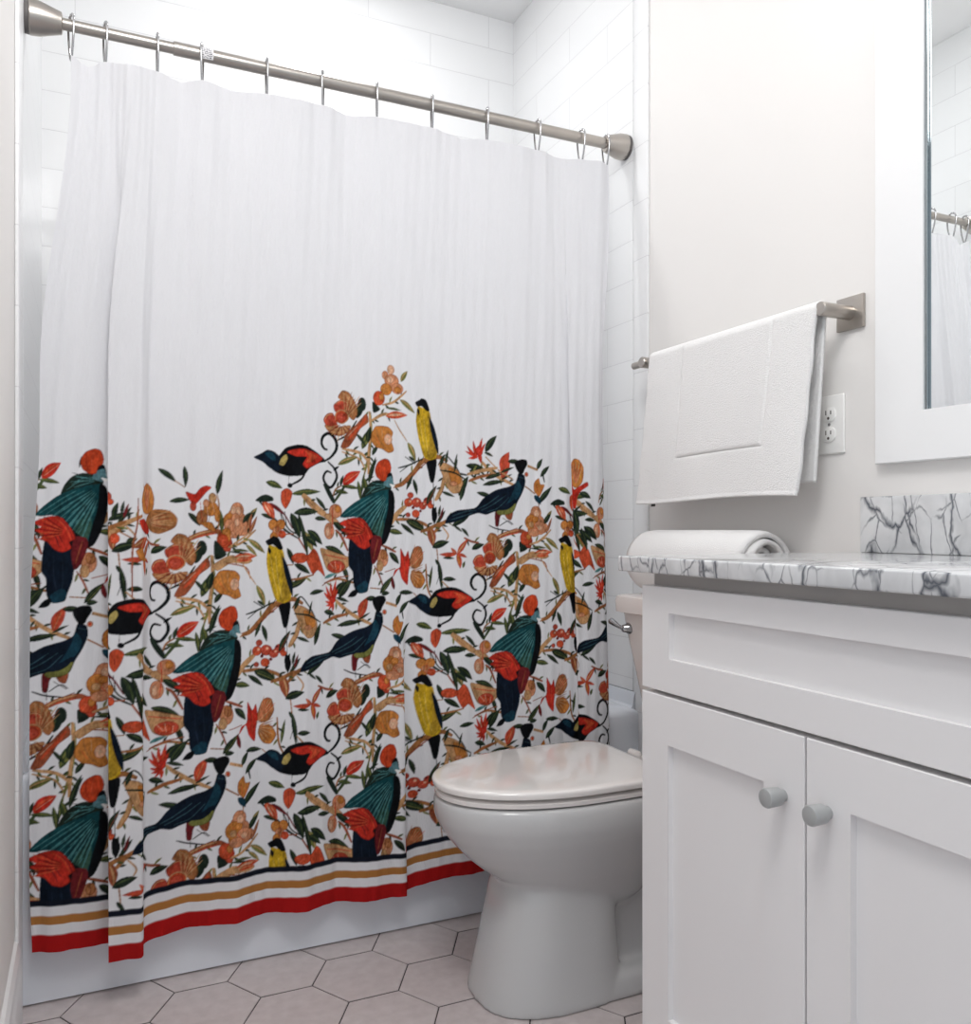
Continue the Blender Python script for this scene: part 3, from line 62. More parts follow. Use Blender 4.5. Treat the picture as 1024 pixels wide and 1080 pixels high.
def smooth_open(P,n=5):
    P=np.asarray(P,float); Q=np.vstack([2*P[0]-P[1],P,2*P[-1]-P[-2]]); o=[]
    for i in range(1,len(Q)-2):
        for t in np.arange(n)/n: o.append(catm(Q[i-1],Q[i],Q[i+1],Q[i+2],t,.5))
    o.append(P[-1]); return np.array(o)
class Canvas:
    """cloth coloured in millimetres: s to the right, z upwards"""
    def __init__(self,s0,s1,z0,z1,res):
        self.s0,self.z0,self.res=s0,z0,res
        self.W=int((s1-s0)/res);self.H=int((z1-z0)/res)
        self.im=np.ones((self.H,self.W,3),np.float32)*lin((225,225,228)).astype(np.float32)
    def poly(self,P,col):
        P=(np.asarray(P)-(self.s0,self.z0))/self.res
        x0,y0=np.floor(P.min(0)).astype(int);x1,y1=np.ceil(P.max(0)).astype(int)+1
        x0=max(x0,0);y0=max(y0,0);x1=min(x1,self.W);y1=min(y1,self.H)
        if x1<=x0 or y1<=y0: return
        gx=np.arange(x0,x1)+.5; m=np.zeros((y1-y0,x1-x0),bool); gy=np.arange(y0,y1)+.5
        Q=np.roll(P,-1,0)
        for (ax,ay),(bx,by) in zip(P,Q):
            if ay==by: continue
            lo,hi=min(ay,by),max(ay,by)
            j0=max(int(np.ceil(lo-.5)),y0);j1=min(int(np.ceil(hi-.5)),y1)
            if j1<=j0: continue
            yy=np.arange(j0,j1)+.5
            xx=ax+(yy-ay)/(by-ay)*(bx-ax)
            m[j0-y0:j1-y0]^=gx[None,:]>xx[:,None]
        self.im[y0:y1,x0:x1][m]=col
    def stroke(self,P,w,col,taper=.55):
        P=smooth_open(P) if len(P)>2 else np.asarray(P,float)
        d=np.gradient(P,axis=0);n=np.stack([-d[:,1],d[:,0]],1);n/=np.linalg.norm(n,axis=1)[:,None]+1e-9
        t=np.linspace(0,1,len(P)); h=(w/2*(1-(1-taper)*np.abs(2*t-1)**3))[:,None]
        self.poly(np.vstack([P+n*h,(P-n*h)[::-1]]),col)
    def rim(self,Q,col,w):
        c=Q.mean(0); d=Q-c; n=np.linalg.norm(d,axis=1)[:,None]+1e-6
        I=Q-d/n*np.minimum(w,n*.4)
        self.poly(np.vstack([Q,Q[:1],I[:1],I[::-1]]),col)
    def leaf(self,a,b,w,col,rib=None):
        a=np.asarray(a,float);b=np.asarray(b,float);d=b-a;n=np.array([-d[1],d[0]]);n/=np.linalg.norm(n)+1e-9
        t=np.linspace(0,1,13)
        prof=np.sin(np.pi*t**.85)**.9*w*.5
        c=a+t[:,None]*d+n*(np.sin(np.pi*t)*w*.12)[:,None]
        self.poly(np.vstack([c+n*prof[:,None],(c-n*prof[:,None])[::-1]]),col)
        if rib is not None and w>4:
            self.poly(np.vstack([c[1:-1]+n*(prof[1:-1,None]*.45),(c[1:-1]+n*(prof[1:-1,None]*.08))[::-1]]),rib)
def extent(rec):
    zs=[];ss=[]
    for k in rec:
        p=k[2];r=k[4] if k[0]=='c' else (0 if k[0] in 'pf' else k[3]/2)
        zs+=[max(p[1::2])+r,min(p[1::2])-r]; ss+=[max(p[0::2]),min(p[0::2])]
    return min(ss),max(ss),min(zs),max(zs)
def draw(cv,rec,ox,oz):
    for k in rec:
        P=np.array(k[2],float).reshape(-1,2)+(ox,oz); col=lin(PAL[k[1]])
        if k[0]=='p':
            Q=smooth_closed(P); cv.poly(Q,col)
            if k[1] in 'RrqsoxpbPXO': cv.rim(Q,col*np.array((.52,.40,.34)),1.7)
        elif k[0]=='c':
            a=np.linspace(0,2*np.pi,20,endpoint=False)
            Q=P[0]+np.stack([k[3]*np.cos(a),k[4]*np.sin(a)],1); cv.poly(Q,col)
            if k[1] in 'RrqsoxpbPX' and k[3]>5:
                cv.rim(Q,col*np.array((.55,.42,.36)),1.5)
                for t in (.35,.85,1.35,1.9): # petal veins
                    e=P[0]+np.array((k[3]*.8*np.cos(t*2.1),k[4]*.8*np.sin(t*2.1)))
                    cv.stroke([P[0]-.2*(e-P[0]),e],1.1,col*np.array((.62,.5,.42)) if t<1 else np.clip(col*1.5+.06,0,.8))
        elif k[0]=='l':
            rib={'D':'G','G':'O','O':'b','R':'r','s':'r','r':'p','X':'b'}.get(k[1])
            cv.leaf(P[0],P[1],k[3],col,lin(PAL[rib]) if rib else None)
        elif k[0]=='f':
            # a fan of brush strokes: centre, two radii, two angles, count, width, second colour
            r0,r1,a0,a1,n,w,c2=k[3:]
            for i in range(n):
                a=np.radians(a0+(a1-a0)*(i+.5)/n); d=np.array((np.cos(a),-np.sin(a)))
                e=r1*(1-.16*((i*7)%3)/2)
                cv.stroke([P[0]+d*r0,P[0]+d*(r0+e)/2,P[0]+d*e],w,col if i%2 else lin(PAL[c2]),.3)
        else:
            cv.stroke(P,k[3],col)
            if k[1] in 'BbX' and k[3]>4 and len(P)>2:
                # small leaves along the twigs
                L=np.linalg.norm(np.diff(P,axis=0),axis=1).sum(); m=int(L/17)
                Q=smooth_open(P)
                for i in range(m):
                    q=int((i+.6)/m*(len(Q)-2)); d=Q[q+1]-Q[q]; d/=np.linalg.norm(d)+1e-9
                    sg=1 if i%2 else -1; n=np.array((-d[1],d[0]))*sg
                    e=d*.75+n*.75; ln=13+5*((i*5+int(L))%4)/3
                    c3=('D','G','D','O')[(i+int(L))%4]
                    cv.leaf(Q[q]+n*k[3]*.3,Q[q]+n*k[3]*.3+e*ln,5.2,lin(PAL[c3]),lin(PAL['G' if c3=='D' else 'O']))
def paint(ART,EDGE,res=.8):
    cv=Canvas(-20,1720,60,1420,res)
    E=np.array(EDGE,float); E=E[np.argsort(E[:,0],kind='stable')]
    for pri in range(4):
        for name,p_,rec in ART:
            if p_!=pri: continue
            if name[0]=='@': draw(cv,rec,0,0); continue
            s0,s1,z0,z1=extent(rec)
            for j in range(-1,4):
                for i in range(-2,6):
                    if (i+j)%2: continue
                    ox,oz=120+410*i,1150-346.5*j
                    if ox+s1<-20 or ox+s0>1720 or oz+z1<60: continue
                    # a motif is printed only where it lies under the print's top edge
                    tops=[]
                    for k in rec:
                        pp=np.array(k[2],float).reshape(-1,2)
                        tops.append(np.max(pp[:,1]+oz-np.interp(pp[:,0]+ox,E[:,0],E[:,1])))
                    if max(tops)>14: continue
                    draw(cv,rec,ox,oz)
    # painterly mottling of the ink only
    rng=np.random.default_rng(5)
    ink=(cv.im.min(2)<.62)
    def noise(cx,cy):
        g=rng.random((cv.H//cy+3,cv.W//cx+3)).astype(np.float32)
        yy=np.arange(cv.H)/cy;xx=np.arange(cv.W)/cx;yi=yy.astype(int);xi=xx.astype(int)
        fy=(yy-yi)[:,None];fx=(xx-xi)[None]
        return (g[yi][:,xi]*(1-fx)+g[yi][:,xi+1]*fx)*(1-fy)+(g[yi+1][:,xi]*(1-fx)+g[yi+1][:,xi+1]*fx)*fy
    n=.35*noise(9,14)+.45*noise(3,5)+.2*noise(30,30)-.5
    k=(.80+1.25*n)[...,None]
    cv.im=np.where(ink[...,None],np.clip(cv.im*k,0,1),cv.im)
    return cv

PI = math.pi
scene = bpy.context.scene
COL = scene.collection

# ------------------------------------------------------------------ helpers
def obj(name, bm, mat, parent=None, smooth=None, kind=None):
    me = bpy.data.meshes.new(name)
    bmesh.ops.recalc_face_normals(bm, faces=bm.faces[:])
    bm.to_mesh(me); bm.free()
    for m in (mat if isinstance(mat, (list, tuple)) else [mat]):
        me.materials.append(m)
    o = bpy.data.objects.new(name, me); COL.objects.link(o)
    if smooth is not None:
        me.polygons.foreach_set('use_smooth', [True]*len(me.polygons))
        me.set_sharp_from_angle(angle=math.radians(smooth))
    if parent:
        o.parent = parent
        o.matrix_parent_inverse = Matrix.Translation(parent.location).inverted()
    if kind: o['kind'] = kind
    return o
def tag(o, label, cat, group=None):
    o['label'] = label; o['category'] = cat
    if group: o['group'] = group
    return o
def thing(name, loc, label, cat, group=None):
    o = bpy.data.objects.new(name, None); COL.objects.link(o); o.location = loc
    o.empty_display_size = .05
    return tag(o, label, cat, group)
def box(bm, x0, x1, y0, y1, z0, z1, bev=0, seg=2):
    r = bmesh.ops.create_cube(bm, size=1)
    vs = r['verts']
    for v in vs:
        v.co = Vector(((x0+x1)/2+v.co.x*(x1-x0), (y0+y1)/2+v.co.y*(y1-y0), (z0+z1)/2+v.co.z*(z1-z0)))
    if bev:
        es = list({e for v in vs for e in v.link_edges})
        bmesh.ops.bevel(bm, geom=es, offset=bev, segments=seg, affect='EDGES', profile=.5, clamp_overlap=True)
    return bm
def loft(bm, loops, cap0=True, cap1=True, closed=True):
    rows = [[bm.verts.new(p) for p in L] for L in loops]
    n = len(rows[0])
    for a, b in zip(rows, rows[1:]):
        for i in range(n if closed else n-1):
            j = (i+1) % n
            bm.faces.new((a[i], a[j], b[j], b[i]))
    if cap0: bm.faces.new(rows[0][::-1])
    if cap1: bm.faces.new(rows[-1])
    return rows
def frame_of(d):
    d = Vector(d).normalized()
    u = d.cross(Vector((0,0,1)))
    if u.length < 1e-3: u = d.cross(Vector((0,1,0)))
    u.normalize(); return u, d.cross(u).normalized()
def lathe(bm, p0, axis, prof, n=32):
    """prof: (distance along the axis, radius)"""
    p0 = Vector(p0); d = Vector(axis).normalized(); u, w = frame_of(d)
    loops = [[p0+d*t+(u*math.cos(2*PI*k/n)+w*math.sin(2*PI*k/n))*r for k in range(n)] for t, r in prof]
    loft(bm, loops); return bm
def tube(bm, pts, r, n=10, closed=False):
    pts = [Vector(p) for p in pts]; N = len(pts); loops = []
    up = None
    for i, p in enumerate(pts):
        a = pts[i-1] if (i or closed) else p
        b = pts[(i+1) % N] if (i < N-1 or closed) else p
        d = (b-a).normalized()
        if up is None: u, w = frame_of(d)
        else:
            u = (up-d*up.dot(d)).normalized(); w = d.cross(u)
        up = u
        rr = r[i] if isinstance(r, (list, tuple)) else r
        loops.append([p+(u*math.cos(2*PI*k/n)+w*math.sin(2*PI*k/n))*rr for k in range(n)])
    if closed: loft(bm, loops+[loops[0]], False, False); bmesh.ops.remove_doubles(bm, verts=bm.verts[:], dist=1e-6)
    else: loft(bm, loops)
    return bm
def rrect(cx, cy, hx, hy, r, z, n=8):
    out = []
    for q, (sx, sy) in enumerate(((1,1),(-1,1),(-1,-1),(1,-1))):
        for k in range(n+1):
            t = q*PI/2+k*PI/2/n
            out.append(Vector((cx+sx*(hx-r)+r*math.cos(t), cy+sy*(hy-r)+r*math.sin(t), z)))
    return out
def new(): return bmesh.new()

# ------------------------------------------------------------------ materials
def mat(name, color, rough=.5, metal=0., spec=.5, coat=0., bump=None, extra=None):
    m = bpy.data.materials.new(name); m.use_nodes = True
    nt = m.node_tree; b = nt.nodes['Principled BSDF']
    b.inputs['Base Color'].default_value = (*color, 1)
    b.inputs['Roughness'].default_value = rough
    b.inputs['Metallic'].default_value = metal
    b.inputs['Specular IOR Level'].default_value = spec
    b.inputs['Coat Weight'].default_value = coat
    b.inputs['Coat Roughness'].default_value = .05
    if bump:
        sc, st, dist = bump
        tc = nt.nodes.new('ShaderNodeTexCoord'); nz = nt.nodes.new('ShaderNodeTexNoise')
        nz.inputs['Scale'].default_value = sc; nz.inputs['Detail'].default_value = 3
        bp = nt.nodes.new('ShaderNodeBump'); bp.inputs['Strength'].default_value = st; bp.inputs['Distance'].default_value = dist
        nt.links.new(tc.outputs['Object'], nz.inputs['Vector']); nt.links.new(nz.outputs['Fac'], bp.inputs['Height'])
        nt.links.new(bp.outputs['Normal'], b.inputs['Normal'])
    return m
def srgb(r, g, b): return tuple(float(q) for q in lin((r, g, b)))
M = {}
M['paint'] = mat('wall_paint', (.80,.78,.76), .65, bump=(260, .08, .0006))
M['ceiling'] = mat('ceiling_paint', (.92,.92,.92), .8)
M['trimw'] = mat('trim_paint', (.84,.84,.84), .35)
M['cab'] = mat('cabinet_paint', (.80,.785,.785), .38, bump=(300, .05, .0004))
M['cabin'] = mat('cabinet_carcass', (.47,.445,.425), .5)
M['knob'] = mat('knob_grey', (.42,.43,.43), .45, .35)
M['nickel'] = mat('brushed_nickel', (.47,.435,.40), .30, 1., bump=(900, .08, .0003))
M['nickel_dark'] = mat('nickel_rubber', (.16,.15,.145), .5, .4)
M['chrome'] = mat('chrome', (.46,.46,.47), .12, 1.)
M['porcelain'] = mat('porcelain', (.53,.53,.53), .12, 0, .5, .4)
M['plastic_seat'] = mat('toilet_seat_plastic', (.78,.745,.72), .12, 0, .6, .7)
M['tub'] = mat('tub_enamel', (.74,.76,.79), .22, 0, .5, .2)
M['terry'] = mat('white_terry', (.92,.91,.90), .95, 0, .1, bump=(420, .9, .004))
M['outlet'] = mat('outlet_plastic', (.84,.83,.81), .35)
M['slot'] = mat('outlet_slot', (.10,.08,.07), .6)
M['dark'] = mat('dark_print', (.03,.03,.03), .7)
M['mirror'] = mat('mirror_glass', (.93,.95,.95), .0, 1.)
M['bevel'] = mat('mirror_bevel', (.34,.38,.40), .08, 1.)

def tile_mat(name, axis, w, h, shift, col=(.82,.825,.83), mortar=(.68,.68,.69)):
    m = mat(name, col, .13, 0, .5, .25); nt = m.node_tree; b = nt.nodes['Principled BSDF']
    tc = nt.nodes.new('ShaderNodeTexCoord'); sp = nt.nodes.new('ShaderNodeSeparateXYZ'); cb = nt.nodes.new('ShaderNodeCombineXYZ')
    nt.links.new(tc.outputs['Object'], sp.inputs[0])
    ad = nt.nodes.new('ShaderNodeMath'); ad.operation = 'ADD'; ad.inputs[1].default_value = shift
    nt.links.new(sp.outputs[axis], ad.inputs[0]); nt.links.new(ad.outputs[0], cb.inputs[0]); nt.links.new(sp.outputs[2], cb.inputs[1])
    br = nt.nodes.new('ShaderNodeTexBrick')
    br.inputs['Scale'].default_value = 1; br.inputs['Brick Width'].default_value = w; br.inputs['Row Height'].default_value = h
    br.inputs['Mortar Size'].default_value = .0014; br.inputs['Mortar Smooth'].default_value = .4
    br.inputs['Color1'].default_value = (*col,1); br.inputs['Color2'].default_value = (*[q*.985 for q in col],1); br.inputs['Mortar'].default_value = (*mortar,1)
    nt.links.new(cb.outputs[0], br.inputs['Vector']); nt.links.new(br.outputs['Color'], b.inputs['Base Color'])
    bp = nt.nodes.new('ShaderNodeBump'); bp.inputs['Strength'].default_value = .5; bp.inputs['Distance'].default_value = .0012; bp.invert = True
    nt.links.new(br.outputs['Fac'], bp.inputs['Height']); nt.links.new(bp.outputs['Normal'], b.inputs['Normal'])
    return m
M['tile_back'] = tile_mat('subway_tile_back', 0, .45, .114, -.187)
M['tile_side'] = tile_mat('subway_tile_side', 1, .45, .114, .06)
M['tile_side'].node_tree.nodes['Principled BSDF'].inputs['Roughness'].default_value = .28
M['tile_side'].node_tree.nodes['Principled BSDF'].inputs['Coat Weight'].default_value = 0
M['bullnose'] = tile_mat('bullnose_tile', 1, 5., .16, 2.5)
M['bullnose'].node_tree.nodes['Principled BSDF'].inputs['Roughness'].default_value = .3
M['bullnose'].node_tree.nodes['Principled BSDF'].inputs['Coat Weight'].default_value = 0

def marble():
    m = mat('marble', (.8,.8,.8), .14, 0, .5, .2); nt = m.node_tree; b = nt.nodes['Principled BSDF']
    N = nt.nodes.new; Lk = nt.links.new
    tc = N('ShaderNodeTexCoord'); mp = N('ShaderNodeMapping'); mp.inputs['Rotation'].default_value = (.65,.35,.3); mp.inputs['Scale'].default_value = (1.0,1.5,.8)
    Lk(tc.outputs['Object'], mp.inputs[0])
    def vein(scale, dist, width, dark, seed):
        nz = N('ShaderNodeTexNoise'); nz.noise_dimensions = '4D'; nz.inputs['W'].default_value = seed
        nz.inputs['Scale'].default_value = scale; nz.inputs['Detail'].default_value = 4.5; nz.inputs['Roughness'].default_value = .55; nz.inputs['Distortion'].default_value = dist
        Lk(mp.outputs[0], nz.inputs['Vector'])
        s = N('ShaderNodeMath'); s.operation = 'SUBTRACT'; s.inputs[1].default_value = .5; Lk(nz.outputs['Fac'], s.inputs[0])
        a = N('ShaderNodeMath'); a.operation = 'ABSOLUTE'; Lk(s.outputs[0], a.inputs[0])
        r = N('ShaderNodeMapRange'); r.inputs['From Min'].default_value = 0; r.inputs['From Max'].default_value = width
        r.inputs['To Min'].default_value = dark; r.inputs['To Max'].default_value = 0; Lk(a.outputs[0], r.inputs[0]); return r.outputs[0]
    def mask(scale, seed, lo, hi):
        nz = N('ShaderNodeTexNoise'); nz.noise_dimensions = '4D'; nz.inputs['W'].default_value = seed; nz.inputs['Scale'].default_value = scale
        Lk(mp.outputs[0], nz.inputs['Vector'])
        r = N('ShaderNodeMapRange'); r.inputs['From Min'].default_value = lo; r.inputs['From Max'].default_value = hi; Lk(nz.outputs['Fac'], r.inputs[0]); return r.outputs[0]
    def mul(x, y):
        k = N('ShaderNodeMath'); k.operation = 'MULTIPLY'; Lk(x, k.inputs[0]); Lk(y, k.inputs[1]); return k.outputs[0]
    def mx(x, y):
        k = N('ShaderNodeMath'); k.operation = 'MAXIMUM'; Lk(x, k.inputs[0]); Lk(y, k.inputs[1]); return k.outputs[0]
    def cracks(scale, warp, width, dark):
        nz = N('ShaderNodeTexNoise'); nz.inputs['Scale'].default_value = 9; nz.inputs['Detail'].default_value = 4
        Lk(mp.outputs[0], nz.inputs['Vector'])
        sb = N('ShaderNodeVectorMath'); sb.operation = 'SUBTRACT'; sb.inputs[1].default_value = (.5,.5,.5); Lk(nz.outputs['Color'], sb.inputs[0])
        sc = N('ShaderNodeVectorMath'); sc.operation = 'SCALE'; sc.inputs['Scale'].default_value = warp; Lk(sb.outputs[0], sc.inputs[0])
        ad = N('ShaderNodeVectorMath'); Lk(mp.outputs[0], ad.inputs[0]); Lk(sc.outputs[0], ad.inputs[1])
        vo = N('ShaderNodeTexVoronoi'); vo.feature = 'DISTANCE_TO_EDGE'; vo.inputs['Scale'].default_value = scale; Lk(ad.outputs[0], vo.inputs['Vector'])
        r = N('ShaderNodeMapRange'); r.inputs['From Min'].default_value = 0; r.inputs['From Max'].default_value = width
        r.inputs['To Min'].default_value = dark; r.inputs['To Max'].default_value = 0; Lk(vo.outputs['Distance'], r.inputs[0]); return r.outputs[0]
    v1 = mul(cracks(8, .16, .085, 1.0), mask(11, 4.1, .34, .50))
    v2 = mul(cracks(20, .09, .08, .85), mask(14, 9.3, .38, .54))
    v3 = vein(2.6, 2.2, .20, .30, 3.1)
    fac = mx(mx(v1, v2), v3)
    mix = N('ShaderNodeMix'); mix.data_type = 'RGBA'
    mix.inputs[6].default_value = (.78,.785,.79,1); mix.inputs[7].default_value = (.07,.08,.10,1)
    Lk(fac, mix.inputs[0]); Lk(mix.outputs[2], b.inputs['Base Color']); return m
M['marble'] = marble()

def floor_mats():
    t = mat('hex_tile', (.74,.70,.70), .32, 0, .5, bump=(18, .06, .001)); nt = t.node_tree; b = nt.nodes['Principled BSDF']
    at = nt.nodes.new('ShaderNodeTexCoord'); nz = nt.nodes.new('ShaderNodeTexNoise'); nz.inputs['Scale'].default_value = 40; nz.inputs['Detail'].default_value = 5
    cr = nt.nodes.new('ShaderNodeValToRGB'); cr.color_ramp.elements[0].position = .3; cr.color_ramp.elements[1].position = .7
    cr.color_ramp.elements[0].color = (.52,.46,.455,1); cr.color_ramp.elements[1].color = (.60,.54,.535,1)
    nt.links.new(at.outputs['Object'], nz.inputs['Vector']); nt.links.new(nz.outputs['Fac'], cr.inputs[0]); nt.links.new(cr.outputs[0], b.inputs['Base Color'])
    g = mat('grout_dark', (.045,.035,.035), .9)
    return [t, g]

# ------------------------------------------------------------------ room shell
XL, XR, YT, YB, ZC = -.134, 1.42, 2.03, 2.82, 2.85
bm = new(); box(bm, -1.3, XR+.12, -1.3, YB+.12, -.06, -.002)
for f in bm.faces: f.material_index = 1
S, PX, PY = .1115, .1657, .193          # hexagonal tiles with two sides parallel to the tub
def hexes(bm):
    for ci in range(-9, 9):
        cx = .222+ci*PX
        for cj in range(-17, 4):
            cy = 1.8665+cj*PY+(PY/2 if ci % 2 else 0)
            g = .0024
            P = [Vector((cx+(S-g)*math.cos(k*PI/3), cy+(PY/2-g)/math.sin(PI/3)*math.sin(k*PI/3), 0)) for k in range(6)]
            if min(p.x for p in P) < -1.3 or max(p.x for p in P) > XR or max(p.y for p in P) > 2.26 or min(p.y for p in P) < -1.25: continue
            c = Vector((cx, cy, 0))
            top = [bm.verts.new(c+(p-c)*.985) for p in P]; mid = [bm.verts.new(p-Vector((0,0,.0008))) for p in P]; low = [bm.verts.new(p-Vector((0,0,.003))) for p in P]
            bm.faces.new(top)
            for a, b_ in ((top, mid), (mid, low)):
                for i in range(6): bm.faces.new((a[i], b_[i], b_[(i+1) % 6], a[(i+1) % 6]))
hexes(bm)
obj('floor', bm, floor_mats(), kind='structure')
bm = new(); box(bm, -1.3, XR+.12, -1.3, YB+.12, ZC, ZC+.1); obj('ceiling', bm, M['ceiling'], kind='structure')
bm = new(); box(bm, XR, XR+.12, -1.3, YB+.12, 0, ZC); obj('wall_right', bm, M['paint'], kind='structure')
bm = new(); box(bm, XL-.12, XL, .95, YB+.12, 0, ZC); box(bm, -1.3, XL-.12, .95, 1.07, 0, ZC); obj('wall_left', bm, M['paint'], kind='structure')
bm = new(); box(bm, XL, XR, YB, YB+.12, 0, ZC); obj('wall_back', bm, M['tile_back'], kind='structure')
TT = .008
bm = new(); box(bm, XR-TT, XR, 2.057, YB, .535, ZC); obj('wall_alcove_right', bm, M['tile_side'], kind='structure')
bm = new(); box(bm, XL, XL+TT, 2.057, YB, .535, ZC); obj('wall_alcove_left', bm, M['tile_side'], kind='structure')
bm = new(); box(bm, XR-TT, XR, 1.987, 2.0555, 0, ZC, .003); obj('trim_1', bm, M['bullnose'], kind='structure', smooth=40)
bm = new(); box(bm, XL, XL+TT, 1.93, 2.0555, 0, ZC, .003); obj('trim_2', bm, M['bullnose'], kind='structure', smooth=40)
def baseboard(name, x0, x1, y0, y1, s):
    bm = new(); pr = [(0,0),(.014,0),(.014,.125),(.011,.14),(.011,.165),(.006,.18),(0,.185)]
    base = x0
    loft(bm, [[Vector((base+s*a, y, z)) for a, z in pr] for y in (y0, y1)])
    obj(name, bm, M['trimw'], kind='structure')
baseboard('baseboard_left', XL, 0, .96, 1.93, 1)
baseboard('baseboard_right', XR, 0, 1.27, 1.986, -1)

# ------------------------------------------------------------------ bathtub
M['tub'].node_tree.nodes['Principled BSDF'].inputs['Base Color'].default_value = (.74,.77,.82,1)
bt = thing('bathtub', (.65,2.42,0), 'white alcove bathtub with a smooth apron behind the patterned shower curtain', 'bathtub')
bm = new()
x0, x1, y0, y1 = XL+.001, XR-.001, YT, YB-.001
cx, cy, hx, hy = (x0+x1)/2, (y0+y1)/2, (x1-x0)/2, (y1-y0)/2
loops = [rrect(cx,cy,hx-.012,hy-.012,.004,-.002), rrect(cx,cy,hx-.012,hy-.012,.004,.0035), rrect(cx,cy,hx,hy,.004,.0045), rrect(cx,cy,hx,hy,.004,.44), rrect(cx,cy,hx,hy,.004,.468), rrect(cx,cy,hx-.004,hy-.004,.006,.480), rrect(cx,cy,hx-.013,hy-.013,.012,.488), rrect(cx,cy,hx-.03,hy-.03,.02,.491),
         rrect(cx-.02,cy+.005,hx-.115,hy-.085,.10,.489), rrect(cx-.02,cy+.005,hx-.125,hy-.095,.10,.478), rrect(cx-.02,cy+.005,hx-.15,hy-.115,.11,.35), rrect(cx-.03,cy+.005,hx-.19,hy-.14,.12,.19), rrect(cx-.03,cy+.005,hx-.25,hy-.19,.12,.165)]
loft(bm, loops, True, True)
obj('tub_shell', bm, M['tub'], bt, smooth=35)
bm = new(); loft(bm, [[Vector((x0+i,2.045,z)),Vector((x0+i,y1-i,z)),Vector((x1-i,y1-i,z)),Vector((x1-i,2.045,z)),Vector((x1-i-.012-k,2.045,z)),Vector((x1-i-.012-k,y1-i-.012-k,z)),Vector((x0+i+.012+k,y1-i-.012-k,z)),Vector((x0+i+.012+k,2.045,z))] for z,i,k in ((.486,0,.012),(.495,0,.004),(.52,0,0),(.533,0,-.003))]); obj('tile_flange', bm, M['tub'], bt)
bm = new(); lathe(bm, (1.14,2.42,.1655), (0,0,1), [(0,.03),(.003,.03),(.004,.024)], 24); obj('drain', bm, M['chrome'], bt, smooth=40)

